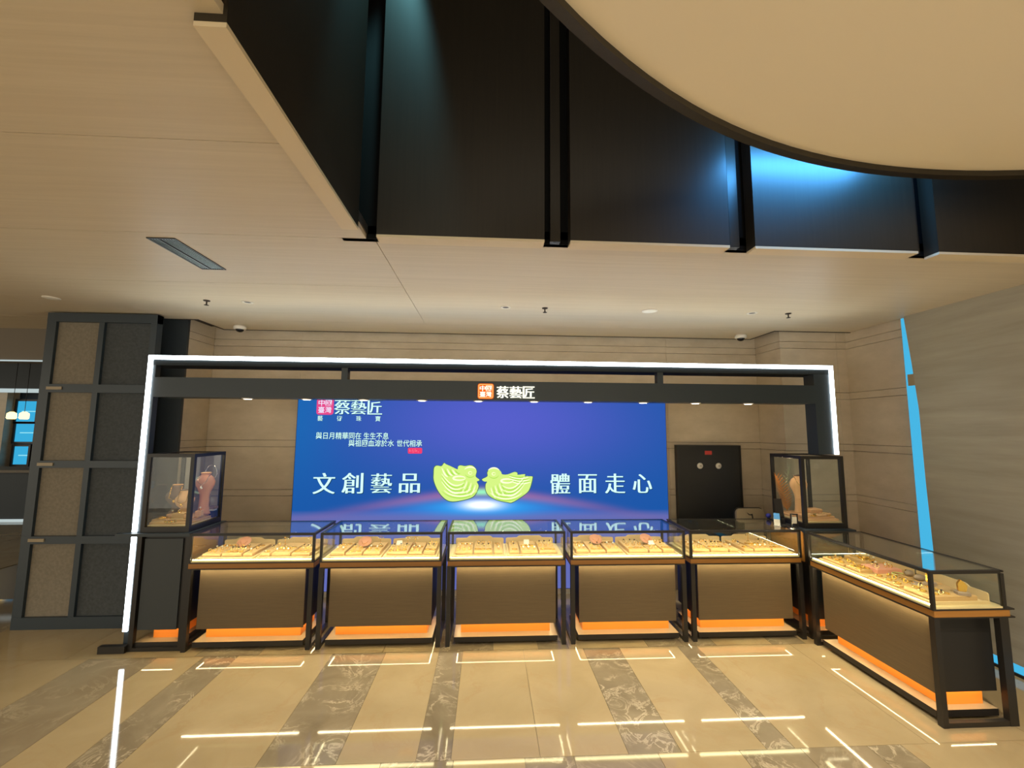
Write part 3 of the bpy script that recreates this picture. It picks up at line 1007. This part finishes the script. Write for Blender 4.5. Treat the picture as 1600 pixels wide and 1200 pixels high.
# plaque: round disc leaning on a small rest
m = MB()
m.lathe([(.058, -.003), (.060, 0), (.058, .003)], 28)
me_ = m
proto('plaque', 'display_plaque', 'plaque', [('plaque_rest', MB().prism([(-.030, 0), (.024, 0), (.024, .062), (.018, .062), (-.030, .020)], 'x', -.012, .012), 'card')])
pp = PRO['plaque'][0]
obj('plaque_disc', me_, 'disc_pink', pp, (0, -.018, .042), (math.radians(34), 0, 0))
obj('plaque_chain', MB().tube([(-.03, 0, .004), (-.015, -.028, .004), (0, -.036, .004), (.015, -.028, .004), (.03, 0, .004)], .0016, 5), 'gold', pp, (0, -.018, .042), (math.radians(34), 0, 0))
# earring stand: base, mast and cross arm
proto('stand', 'earring_stand', 'stand', [('stand_foot', MB().lathe([(.018, 0), (.017, .004), (.006, .006)], 14), 'goldpale'), ('mast', MB().tube([(0, 0, .004), (0, 0, .075)], .0022, 6), 'gold'),
                                          ('cross_arm', MB().tube([(-.022, 0, .072), (0, 0, .076), (.022, 0, .072)], .0018, 6), 'gold'),
                                          ('hung_earring', MB().ball(.006, (-.022, 0, .062), seg=8, rings=6), 'silver'), ('hung_earring', MB().ball(.006, (.022, 0, .062), seg=8, rings=6), 'silver')])
proto('card', 'price_card', 'card', [('card_face', MB().prism([(-.016, 0), (-.013, 0), (.008, .034), (.005, .034)], 'x', -.025, .025), 'card'), ('card_back', MB().prism([(.016, 0), (.019, 0), (.008, .033), (.005, .033)], 'x', -.025, .025), 'card')])

ZD = ZB + .010          # deck level
BACK = [(-.5, 0), (.5, 0), (.5, .62), (.49, .72), (.465, .76), (.27, .78), (.24, .92), (.21, 1.0), (-.21, 1.0), (-.24, .92), (-.27, .78), (-.465, .76), (-.49, .72), (-.5, .62)]


def tray(loc, w, d, label, rz=0.0):
    t = thing('jewellery_tray', label, 'tray', loc, rz, 'suede jewellery trays')
    obj('tray_base', MB().bev(-w / 2, w / 2, 0, d, 0, .010, .002), 'tray', t)
    obj('rim', MB().bev(-w / 2, -w / 2 + .012, 0.002, d - .01, .010, .020, .003).bev(w / 2 - .012, w / 2, 0.002, d - .01, .010, .020, .003).bev(-w / 2 + .012, w / 2 - .012, 0.002, .014, .010, .018, .003), 'tray', t)
    obj('backboard', MB().prism([(x * w, z * .082 + .010) for x, z in BACK], 'y', d - .010, d - .002), 'tray', t)
    return t


def pad(loc, w, d, h, label, rz=0.0, mat='pad'):
    t = thing('display_pad', label, 'pad', loc, rz, 'suede display pads')
    obj('cushion', MB().bev(-w / 2, w / 2, 0, d, .006, h, .004), mat, t)
    obj('pad_board', B(-w / 2 - .003, w / 2 + .003, -.003, d + .003, 0, .006), 'tray', t)
    return t


PW = [[26, 28, 14], [15, 27, 27], [20, 24, 24], [30, 20, 18]]
TRL = ['tray nearer the partition', 'tray nearer the grey wall']
WHERE = ['nearest the partition', 'in the middle', 'nearest the grey wall']
EXTRA = {(0, 0): [('plaque', .02, .26)], (0, 1): [('stand', -.10, .25), ('stand', .12, .27)], (1, 0): [('plaque', .03, .24), ('stand', .16, .27)], (1, 1): [('stand', -.07, .25), ('card', -.15, .27), ('stand', -.0, .25)],
         (2, 1): [('card', -.04, .27)], (3, 0): [('plaque', .02, .26)], (3, 1): [('plaque', .03, .27), ('card', .06, .20)], (4, 1): [('stand', -.02, .28)]}
NAME = {'ring': 'gold stone ring', 'ring_dark': 'dark gem ring', 'earring': 'pearl earring', 'pendant': 'gold loop pendant', 'bangle': 'gold bangle', 'jadebangle': 'jade bangle'}


def fill_pad(cx, cy, z, w, d, kinds, where, rot=None, big=False):
    """rows of small pieces on one pad; world position from rot (matrix) when given"""
    nx = 3 if w > .13 else (2 if w > .07 else 1)
    ny = 3 if nx < 3 else 3
    for r in range(ny):
        k = kinds[r % len(kinds)]
        for c in range(nx):
            x = cx - w / 2 + (c + .5) * w / nx + random.uniform(-.006, .006)
            y = cy + (r + .5) * d / ny + random.uniform(-.010, .010)
            p = Vector((x, y, z))
            if rot is not None:
                p = rot @ p
            o = put(k, p, random.uniform(-.5, .5) + (0 if rot is None else -PI / 2), NAME[k] + ' on ' + where, NAME[k] + 's on ' + where)


for ci in range(5):
    x0 = CX + ci * (CW + CG)
    for ti in range(2):
        tw = 0.462
        tcx = x0 + .045 + tw / 2 + ti * (tw + .022)
        pos = '{} in the {} counter'.format(TRL[ti], ORD[ci])
        tray((tcx, .050, ZD), tw, .395, 'cream suede jewellery ' + pos + ' from the partition')
        ws = PW[(ci + ti * 1 + (0 if ci == 2 else ci)) % 4] if ci != 2 else PW[ti]
        tot = sum(ws)
        usable = tw - .036 - .016
        x = tcx - tw / 2 + .018
        for pi_, w_ in enumerate(ws):
            w = usable * w_ / tot
            pcx = x + w / 2
            x += w + .008
            hgt = .032 + .004 * ((ci + pi_) % 2)
            lab = 'suede pad {}, {}, {} counter'.format(WHERE[pi_], TRL[ti], ORD[ci])
            pad((pcx, .078, ZD + .010), w - .008, .335, hgt, lab)
            where = 'the pad {}, {}, {} counter'.format(WHERE[pi_].replace('nearest the ', 'by ').replace('in the middle', 'midway'), TRL[ti].replace('tray nearer the', 'tray by'), ORD[ci])
            kinds = [['ring', 'earring', 'pendant'], ['pendant', 'ring_dark', 'ring'], ['earring', 'ring', 'pendant'], ['pendant', 'ring', 'ring_dark']][(ci * 2 + ti + pi_) % 4]
            has_plaque = any(abs(pcx - (tcx + ex)) < w / 2 + .02 for (_, ex, ey) in EXTRA.get((ci, ti), []))
            fill_pad(pcx, .088, ZD + .010 + hgt, w - .02, .185 if has_plaque else .29, kinds, where)
        for (k, ex, ey) in EXTRA.get((ci, ti), []):
            nm = {'plaque': 'round pink leaning plaque', 'stand': 'thin gold earring stand', 'card': 'folded white price card'}[k]
            side = 'left end' if ex < -.12 else ('far end' if ex > .09 else ('inner end' if ex < -.03 else 'middle'))
            side = {'left end': 'partition end', 'far end': 'wall end', 'inner end': 'inner part', 'middle': 'midway'}[side]
            put(k, (tcx + ex, .05 + ey, ZD + .0465), random.uniform(-.15, .15), nm + ', {}, {}, {} counter'.format(side, TRL[ti], ORD[ci]))

# ---- the end-on counter: long trays of gold pieces
R6 = Matrix.Translation((C6X, C6Y, 0)) @ Matrix.Rotation(-PI / 2, 4, 'Z')


def P6(x, y, z=0.0):
    return R6 @ Vector((x, y, z))


SIDE = ['half farther from the aisle', 'half nearer the aisle']
for ti in range(2):
    tray(P6(.045 + .25 + ti * .50, .050, ZD), .48, .40, 'cream tray in the {} of the end-on counter'.format(SIDE[ti]), -PI / 2)
wh = 'tray in the {} of the end-on counter'
# farther half: low pad of gold pieces, raised cushion, pink pad behind
pad(P6(.18, .075, ZD + .01), .22, .16, .026, 'long low suede pad of gold pieces at the corner of the end-on counter', -PI / 2)
pad(P6(.20, .255, ZD + .01), .22, .15, .044, 'tall suede cushion near the corner of the end-on counter', -PI / 2)
pad(P6(.40, .20, ZD + .01), .15, .20, .038, 'pink suede pad beside the tall cushion in the end-on counter', -PI / 2, 'pad_pink')
pad(P6(.385, .075, ZD + .01), .13, .105, .030, 'small suede block in front of the pink pad in the end-on counter', -PI / 2)
fill_pad(.18, .085, ZD + .036, .20, .14, ['pendant', 'ring', 'pendant'], 'the long low pad in the end-on counter', R6)
fill_pad(.20, .265, ZD + .054, .20, .13, ['ring', 'pendant', 'earring'], 'the tall cushion in the end-on counter', R6)
fill_pad(.40, .215, ZD + .048, .13, .17, ['ring_dark', 'earring', 'ring'], 'the pink pad in the end-on counter', R6)
fill_pad(.385, .085, ZD + .040, .12, .085, ['pendant', 'ring'], 'the small block in front of the pink pad', R6)
o = put('bangle', P6(.21, .33, ZD + .054), 0.2, 'gold bangle lying on the tall cushion of the end-on counter')
o = put('jadebangle', P6(.52, .33, ZD + .022), 0.4, 'green jade bangle on the tray in the end-on counter')
# nearer half
pad(P6(.66, .075, ZD + .01), .24, .19, .026, 'wide suede pad of gold pieces nearest the glass front, end-on counter', -PI / 2)
pad(P6(.92, .075, ZD + .01), .21, .30, .040, 'large suede block at the aisle end of the end-on counter', -PI / 2)
pad(P6(.66, .285, ZD + .01), .20, .14, .030, 'suede pad at the staff side of the end-on counter', -PI / 2)
fill_pad(.66, .085, ZD + .036, .22, .17, ['pendant', 'ring', 'pendant'], 'the wide pad nearest the glass, end-on counter', R6)
fill_pad(.92, .085, ZD + .050, .19, .15, ['pendant', 'ring_dark', 'pendant'], 'the large block at the aisle end', R6)
for i, (x, y, hgt, rz) in enumerate([(.83, .255, .105, .3), (1.00, .30, .085, -.4)]):
    lab = ['amber crystal ornament on a stone base behind the large block', 'amber crystal ornament on a low slab at the aisle end'][i]
    t = thing('crystal_ornament', lab, 'ornament', P6(x, y, ZD + (.050 if i == 0 else .050)), rz, 'amber crystal ornaments')
    obj('stone_base', MB().bev(-.034, .034, -.026, .026, 0, .022, .004), 'crystal', t)
    obj('crystal', MB().prism([(-.020, .022), (.018, .022), (.027, .022 + hgt * .45), (.012, .022 + hgt * .7), (-.006, .022 + hgt * .88), (-.024, .022 + hgt * .55)], 'y', -.010, .010), 'gold', t)
for i, (x, y) in enumerate([(.70, .315), (.60, .335), (.755, .225)]):
    t = thing('mineral_stone', ['grey rounded mineral stone on the staff-side pad, end-on counter', 'paler flat mineral stone on the staff-side pad, end-on counter', 'small mineral stone between the pads of the end-on counter'][i], 'stone', P6(x, y, ZD + (.040 if i < 2 else .012)), .5 * i)
    obj('stone_body', MB().ball(.036, (0, 0, .020), 1.1, .8, .62, 12, 8), 'crystal', t)
    obj('gold_inlay', MB().torus(.022, .0035, (0, 0, .032), .25, 14, 5), 'gold', t)

# ================================================================== BASE CABINETS AND TALL SHOWCASES
def base_cabinet(name, label, x0, x1, y0, y1, xl):
    t = thing(name, label, 'cabinet', (x0, y0, 0))
    w, d = x1 - x0, y1 - y0
    obj('body', B(.05, w - .05, .03, d - .02, .165, .92), 'black_dull', t)
    obj('front_panel', B(.05, w - .07, .018, .03, .162, .90), 'dark_clad', t)
    obj('side_panel', B(w - .05, w - .036, .05, d - .03, .68, .935), 'rail', t)
    obj('plinth', B(.13, w - .10, .10, d - .08, .065, .165), 'plinth', t)
    obj('ledge', B(.04, w - .05, .02, d - .04, .022, .065, mi=0, top=1), ['black', 'ledge'], t)
    for x in (0, w - .037):
        for y in (0, d - .04):
            obj('leg', B(x, x + .037, y, y + .037, 0, .925), 'black', t)
        obj('foot_rail', B(x, x + .037, .037, d - .04, 0, .03), 'black', t)
    obj('foot_rail', B(.037, w - .037, 0, .03, 0, .028), 'black', t)
    obj('worktop', MB().box(0, w, -.02, d, .925, .95).box(-xl, 0, -.02, .017, .925, .95), 'post_dark', t)
    obj('light_strip', B(.10, w - .09, .036, .046, .164, .165), 'led_foot', t)
    return t


bcl = base_cabinet('base_cabinet', 'dark base cabinet beside the folding partition, under a tall glass showcase', -3.0, -2.567, 0.03, 0.53, .17)
obj('foot_plate', B(-.21, 0, -.03, .016, 0, .055), 'black', bcl)
bcr = base_cabinet('base_cabinet', 'dark corner cabinet between the fifth and end-on counters, under a showcase', 2.865, 3.335, 0.0, 0.51, .02)
obj('side_board', B(-.012, .002, .03, .48, .66, .925), 'rail', bcr)


def showcase(label, x0, x1, y0, y1):
    z0, z1 = .95, 1.615
    t = thing('glass_showcase', label, 'showcase', (x0, y0, z0))
    w, d, h = x1 - x0, y1 - y0, z1 - z0
    b = .032
    obj('base_board', B(0, w, 0, d, 0, .045), 'black', t)
    obj('deck', B(.03, w - .03, .03, d - .03, .045, .055), 'deck', t)
    for x in (0, w - b):
        for y in (0, d - .02):
            obj('corner_post', B(x, x + b, y, y + (b if y == 0 else .02), .045, h - .03), 'black', t)
    for y in (0, d - .02):
        obj('top_bar', B(0, w, y, y + .02, h - .03, h), 'black', t)
    for x in (0, w - .02):
        obj('top_bar', B(x, x + .02, .02, d - .02, h - .03, h), 'black', t)
    obj('front_glass', B(b, w - b, .010, .015, .055, h - .03), 'glass', t)
    obj('back_glass', B(b, w - b, d - .012, d - .007, .055, h - .03), 'glass', t)
    for x in (.010, w - .015):
        obj('side_glass', B(x, x + .005, b, d - .02, .055, h - .03), 'glass', t)
    obj('top_glass', B(.02, w - .02, .02, d - .02, h - .012, h - .006), 'glass', t)
    for x in (.003, w - .017):
        obj('light_strip', B(x, x + .014, .10, d - .08, h - .0303, h - .03), 'led_showcase', t)
    return t


MAT['led_showcase'] = emit('led_showcase', (255, 226, 190), 60.0)
showcase('tall glass showcase of pink necklace busts, beside the folding partition', -2.998, -2.60, 0.05, 0.50)
showcase('tall glass showcase with the amber feather leaf, in the corner by the grey wall', 2.90, 3.318, 0.05, 0.50)
SZ = 1.005


def bust(kind, loc, rz, label, sc=1.0, mat='bust', chain='gold'):
    t = thing('necklace_bust', label, 'bust', loc, rz, 'necklace busts')
    if kind == 'collar':            # slanted neck-and-chest display
        prof = [(.052, 0), (.050, .02), (.028, .05), (.032, .075), (.060, .10), (.078, .135), (.074, .165), (.046, .195), (.036, .215), (.034, .235)]
    else:                           # tall bust with swollen chest and open neck
        prof = [(.062, 0), (.060, .010), (.050, .030), (.044, .09), (.042, .15), (.046, .19), (.062, .235), (.082, .275), (.086, .31), (.070, .35), (.046, .372), (.042, .378), (.043, .395)]
    obj('torso', MB().lathe([(r * sc, z * sc) for r, z in prof], 22, (0, 0, 0), 0, .72), mat, t)
    top = prof[-1]
    obj('neck_opening', MB().lathe([(top[0] * sc * 1.06, top[1] * sc - .004), (top[0] * sc * 1.08, top[1] * sc + .004), (top[0] * sc * .8, top[1] * sc + .006)], 20, (0, 0, 0), 0, .72), 'bust_cream' if mat != 'bust_cream' else 'bust_grey', t)
    zc, rc = top[1] * sc, top[0] * sc
    big = max(r for r, z in prof) * sc
    zb = [z for r, z in prof if r == max(q for q, _ in prof)][0] * sc
    c = [(-rc * 1.12, 0, zc * .97), (-rc * 1.0, -rc * .72, zc * .93), (-big * .45, -big * .80, zb * 1.03), (0, -big * .80, zb * .90), (big * .45, -big * .80, zb * 1.03), (rc * 1.0, -rc * .72, zc * .93), (rc * 1.12, 0, zc * .97)]
    obj('necklace', MB().tube(c, .0028, 5), chain, t)
    obj('pendant', MB().ball(.012, (0, -big * .84, zb * .84), 1, .5, 1.3, 10, 7), chain, t)
    return t


def box_stack(loc, w, d, label, mat='pad', n=2):
    t = thing('display_step', label, 'display stand', loc)
    for k in range(n):
        s = k * .022
        obj('step_board', MB().bev(-w / 2 + s, w / 2 - s, s, d, k * .020, (k + 1) * .020, .003), mat, t)
    return t


# left showcase contents
box_stack((-2.80, .10, SZ), .33, .34, 'stepped suede display platform under the pink necklace busts')
bust('collar', (-2.915, .34, SZ + .040), .3, 'taupe bust shape standing for a reflection at the back, nearest the white light strip', 1.15, 'bust_grey')  # shape added for a reflection of the cream bust in the glass
bust('collar', (-2.785, .25, SZ + .040), .2, 'pink necklace bust midway in the showcase by the partition', 1.0, 'bust_cream')
bust('tall', (-2.69, .37, SZ + .04), .1, 'tall round-chested pink necklace bust in the showcase by the partition', .95, 'bust', 'silver')
pad((-2.90, .115, SZ + .02), .12, .09, .022, 'low suede pad in the front of the showcase by the partition')
pad((-2.76, .13, SZ + .04), .09, .07, .050, 'raised suede block in the showcase by the partition')
t = thing('tiara', 'thin wire tiara standing behind the tall pink bust', 'tiara', (-2.675, .42, SZ))
obj('wire_arch', MB().tube([(.055 * math.cos(a), 0, .40 + .085 * math.sin(a)) for a in [PI * k / 16 for k in range(17)]], .003, 5), 'silver', t)
obj('prop_rod', MB().tube([(-.055, 0, .40), (0, .01, .30), (0, .01, .0)], .004, 5), 'silver', t)
obj('prop_rod', MB().tube([(.055, 0, .40), (0, .01, .30)], .004, 5), 'silver', t)
t = thing('silk_flower', 'blue silk butterfly flower on a stem in the showcase by the partition', 'flower', (-2.745, .42, SZ))
obj('stem', MB().tube([(0, 0, 0), (0, 0, .28)], .004, 5), 'black', t)
for k in range(4):
    a = PI / 4 + k * PI / 2
    obj('petal', MB().ball(.026, (.024 * math.cos(a), -.004, .30 + .024 * math.sin(a)), 1, .3, .8, 10, 6), 'blue_silk', t)
for i, (k, x, y, z) in enumerate([('bangle', -2.90, .155, SZ + .042), ('jadebangle', -2.80, .115, SZ + .02), ('pendant', -2.70, .16, SZ + .04), ('ring', -2.76, .16, SZ + .09), ('pendant', -2.64, .20, SZ + .04)]):
    put(k, (x, y, z), .3 * i, NAME[k] + [' on the low pad', ' on the bare front step', ' beside the raised block', ' on the raised block', ' by the front post'][i] + ' of the showcase near the partition')
t = thing('jewel_box', 'small dark jewel box with cards at the back corner of that showcase', 'box', (-2.645, .43, SZ))
obj('box_body', MB().bev(-.03, .03, -.03, .03, 0, .06, .003), 'black', t)
obj('box_lid', MB().bev(-.032, .032, -.032, .032, .075, .10, .004), 'bust_grey', t)
obj('box_lining', B(-.026, .026, -.026, .026, .06, .075), 'card', t)

# right showcase contents
box_stack((3.11, .10, SZ), .33, .33, 'stepped suede platform in the corner showcase by the grey wall', 'bust_cream', 2)
bust('tall', (3.045, .30, SZ + .04), -.2, 'tall cream necklace bust before the amber feather leaf', .92, 'bust_cream', 'goldpale')


def feather(loc, label, length, width, lean, mat, n=11):
    t = thing('feather_leaf', label, 'leaf', loc)
    def sp(u):
        return Vector((lean * u * u * length, 0, u * length))
    obj('stem', MB().tube([sp(k / 8) for k in range(9)], [.0035 - .0003 * k for k in range(9)], 5), mat, t)
    for k in range(n):
        u = .22 + .76 * k / (n - 1)
        wl = width * (math.sin(PI * (.18 + .74 * (u - .2) / .8)) + .15)
        for s in (-1, 1):
            p = sp(u - .10)
            d = Vector((s * wl, 0, length * .13))
            q = Vector((0, 0, length * .024))
            e = Vector((0, .004, 0))
            pts = [p - e, p + d - e, p + d * .6 + q - e, p + q - e]
            v = [tuple(a) for a in pts] + [tuple(a + 2 * e * .4) for a in pts]
            obj('frond', MB().add(v, [(0, 1, 2, 3), (7, 6, 5, 4), (0, 4, 5, 1), (1, 5, 6, 2), (2, 6, 7, 3), (3, 7, 4, 0)]), mat, t)
    return t


feather((2.985, .40, SZ), 'large amber dried feather leaf in the corner showcase', .42, .066, -.28, 'leaf', 15)
feather((3.00, .45, SZ + .12), 'pale grey-green feather leaf behind the amber one', .38, .040, .22, 'leaf_pale', 9)
for i, (k, x, y, z) in enumerate([('bangle', 3.05, .15, SZ + .04), ('jadebangle', 3.13, .16, SZ + .04), ('pendant', 3.21, .145, SZ + .04), ('pendant', 3.17, .20, SZ + .04), ('bangle', 3.24, .22, SZ + .04)]):
    put(k, (x, y, z), .5 * i, NAME[k] + [' in front of the cream bust', ' on the front step, midway', ' on the front step by the corner post', ' behind the jade bangle', ' at the wall end of the step'][i] + ' in the corner showcase')
pad((3.17, .24, SZ + .04), .12, .10, .045, 'raised cream block on the platform of the corner showcase', 0, 'bust_cream')
box_stack((2.965, .12, SZ + .0), .045, .10, 'narrow pile of cream boxes at the open side of the corner showcase', 'bust_cream', 1)

for i, (x, y, z, rx, ry, rz, lab) in enumerate([(3.13, .135, SZ + .04, .055, .030, .2, 'flat oval cushion on the front edge of the corner showcase platform'),
                                               (3.215, .19, SZ + .04, .050, .032, -.3, 'flat oval cushion near the wall end of the corner showcase platform'),
                                               (3.03, .16, SZ + .04, .040, .030, .6, 'small oval cushion in front of the cream bust')]):
    t = thing('oval_cushion', lab, 'cushion', (x, y, z), rz, 'oval cushions in the corner showcase')
    obj('cushion_body', MB().lathe([(.8, 0), (1.0, .006), (1.0, .014), (.82, .020)], 22, (0, 0, 0), 0, ry / rx), 'bust_cream', t).scale = (rx, rx, 1)
    obj('cushion_chain', MB().torus(.62, .05, (0, 0, 0), 0, 18, 5), 'goldpale', t, (0, 0, .021)).scale = (rx, ry, .03)
for i, (x, y, z, w, d, h, lab) in enumerate([(-2.865, .20, SZ + .04, .07, .05, .030, 'small suede block before the taupe bust'), (-2.70, .15, SZ + .04, .06, .05, .035, 'small suede block beside the front post of that showcase'),
                                            (-2.655, .24, SZ + .04, .05, .05, .050, 'small tall block at the counter side of that showcase'), (-2.82, .125, SZ + .02, .05, .03, .024, 'tiny block on the lowest step by the partition')]):
    pad((x, y, z), w, d, h, lab, .1 * i, 'bust_cream')
    put('pendant' if i % 2 else 'earring', (x, y + d * .5, z + h), .4 * i, ['pearl earring', 'gold loop pendant'][i % 2] + ' on the ' + lab.replace('that', 'partition'))

# things standing on the fifth counter's glass beside the corner showcase
t = thing('tablet', 'black tablet leaning on a stand against the corner showcase', 'tablet', (2.765, .22, H), -.25)
obj('slab', MB().prism([(-.004, 0), (.004, 0), (.076, .235), (.068, .235)], 'x', -.012, .060), 'screen_small', t)
obj('stand_foot', MB().bev(-.02, .08, -.05, .03, 0, .008, .003), 'black', t)
t = thing('leaflet_holder', 'white and blue leaflet in a small holder beside the black tablet', 'leaflet', (2.715, .17, H), -.5)
t.scale = (.72, .72, .72)
obj('leaflet', MB().prism([(0, .006), (.003, .006), (.035, .11), (.032, .11)], 'x', -.035, .035), 'card', t)
obj('leaflet_band', MB().prism([(-.003, .085), (0, .085), (.0325, .158), (.0295, .158)], 'x', -.035, .035), 'card_blue', t)
obj('holder', MB().bev(-.04, .04, -.01, .05, 0, .008, .002), 'chrome', t)
t = thing('picture_stand', 'small black framed notice standing before the corner showcase post', 'frame', (2.835, .10, H), -.15)
fr = MB().box(-.032, .032, -.006, .006, 0, .012).box(-.032, .032, -.006, .006, .115, .125).box(-.032, -.024, -.006, .006, .012, .115).box(.024, .032, -.006, .006, .012, .115)
obj('frame_border', fr, 'black', t)
obj('frame_sheet', B(-.022, .022, -.002, .002, .035, .095), 'card', t)
t = thing('spoon_rest', 'little chrome stand with a thin mast lying by the black tablet', 'stand', (2.785, .06, H), .2)
obj('mast', MB().tube([(0, 0, 0.004), (0, 0, .13)], .003, 6), 'chrome', t)
obj('foot', MB().lathe([(.035, 0), (.034, .005), (.01, .009)], 18), 'chrome', t)

# staff-side monitor with its round blue knob
t = thing('sales_monitor', 'grey round-cornered monitor back standing behind the fifth counter', 'monitor', (2.76, .66, 0))
obj('casing', MB().prism(rounded(-.155, .155, .70, 1.020, .05, 6), 'y', 0, .03), 'grey_plastic', t)
obj('casing_rim', MB().prism(rounded(-.162, .162, .692, 1.028, .055, 6), 'y', .03, .042), 'black', t)
obj('emblem', MB().prism([(-.045, .985), (-.01, .962), (.02, .968), (.024, .945), (.030, .905), (.016, .905), (.010, .950), (-.02, .955)], 'y', -.002, 0), 'black', t)
obj('column', MB().tube([(0, .025, .02), (0, .025, .71)], .022, 10), 'black', t)
obj('foot', MB().lathe([(.16, 0), (.155, .015), (.03, .03)], 20, (0, .025, 0)), 'black', t)
t = thing('blue_ball', 'dark blue ball ornament beside the grey monitor', 'ball', (2.84, .485, H))
obj('ball', MB().ball(.024, (0, 0, .032), seg=16, rings=10), 'blue_ball', t)
obj('ball_foot', MB().lathe([(.016, 0), (.014, .008), (.008, .012)], 12), 'black', t)

# ================================================================== CEILING FITTINGS
SPOTS = ['above the end of the portal frame by the partition', 'above the middle of the portal frame', 'above the end of the portal frame by the grey wall']
for i, x in enumerate((-2.563, 0.465, 2.812)):
    t = thing('sprinkler', 'ceiling sprinkler head ' + SPOTS[i], 'sprinkler', (x, -.02, CZ), 0, 'ceiling sprinklers')
    obj('escutcheon', MB().lathe([(.028, 0), (.026, -.006), (.010, -.010)], 14), 'stone_cap', t)
    obj('stem', MB().tube([(0, 0, -.006), (0, 0, -.040)], .006, 8), 'stone_cap', t)
    obj('deflector', MB().lathe([(.018, -.040), (.020, -.043), (.006, -.046)], 12), 'stone_cap', t)
for i, (x, y) in enumerate(((-2.222, 0.0), (0.10, -0.02), (2.46, -0.01))):
    t = thing('recessed_downlight', 'unlit white-ringed downlight ' + SPOTS[i], 'downlight', (x, y, CZ), 0, 'unlit recessed downlights')
    obj('ring', MB().lathe([(.046, 0), (.048, -.004), (.034, -.006), (.032, -.001)], 20), 'white_metal', t)
    obj('lens', MB().lathe([(.031, -.0005), (.028, -.002)], 16), 'black', t)
t = thing('ceiling_speaker', 'flat round white speaker in the ceiling, larger than the downlights', 'speaker', (1.462, -.008, CZ))
obj('ring', MB().lathe([(.070, 0), (.072, -.004), (.060, -.007)], 24), 'white_metal', t)
obj('grille', MB().lathe([(.059, -.006), (.050, -.009)], 22), 'card', t)
t = thing('ceiling_speaker', 'flat round fitting in the ceiling above the folding partition', 'speaker', (-3.89, 0.0, CZ))
obj('ring', MB().lathe([(.060, 0), (.062, -.004), (.050, -.007)], 22), 'white_metal', t)
obj('grille', MB().lathe([(.049, -.006), (.040, -.009)], 20), 'card', t)
for i, (x, y) in enumerate(((-2.80, 0.93), (2.90, 0.91))):
    t = thing('dome_camera', ['white dome security camera at the ceiling corner by the dark cladding', 'white dome security camera at the ceiling corner by the stone pier'][i], 'camera', (x, y, CZ), 0, 'dome cameras')
    obj('camera_base', MB().lathe([(.050, 0), (.062, -.012), (.064, -.036), (.054, -.046)], 22), 'white_metal', t)
    obj('dome', MB().ball(.042, (0, 0, -.046), 1, 1, .75, 16, 10), 'screen_small', t)
t = thing('ceiling_vent', 'long slatted aluminium air vent in the wood veneer ceiling', 'vent', (-2.012, -1.075, CZ))
w, d = .165, .51
obj('vent_frame', MB().box(-w / 2, w / 2, -d / 2, -d / 2 + .012, -.006, 0).box(-w / 2, w / 2, d / 2 - .012, d / 2, -.006, 0).box(-w / 2, -w / 2 + .012, -d / 2 + .012, d / 2 - .012, -.006, 0).box(w / 2 - .012, w / 2, -d / 2 + .012, d / 2 - .012, -.006, 0), 'black', t)
obj('vent_back', B(-w / 2 + .012, w / 2 - .012, -d / 2 + .012, d / 2 - .012, -.0008, 0.0), 'black_gap', t)
for k in range(9):
    x = -w / 2 + .016 + k * .0150
    if k == 3:
        obj('divider', B(x, x + .008, -d / 2 + .012, d / 2 - .012, -.007, -.001), 'black', t)
        continue
    obj('slat', MB().prism([(x, -.0030), (x + .0040, -.0036), (x + .0048, -.0026), (x + .0006, -.0020)], 'y', -d / 2 + .013, d / 2 - .013), 'vent', t)
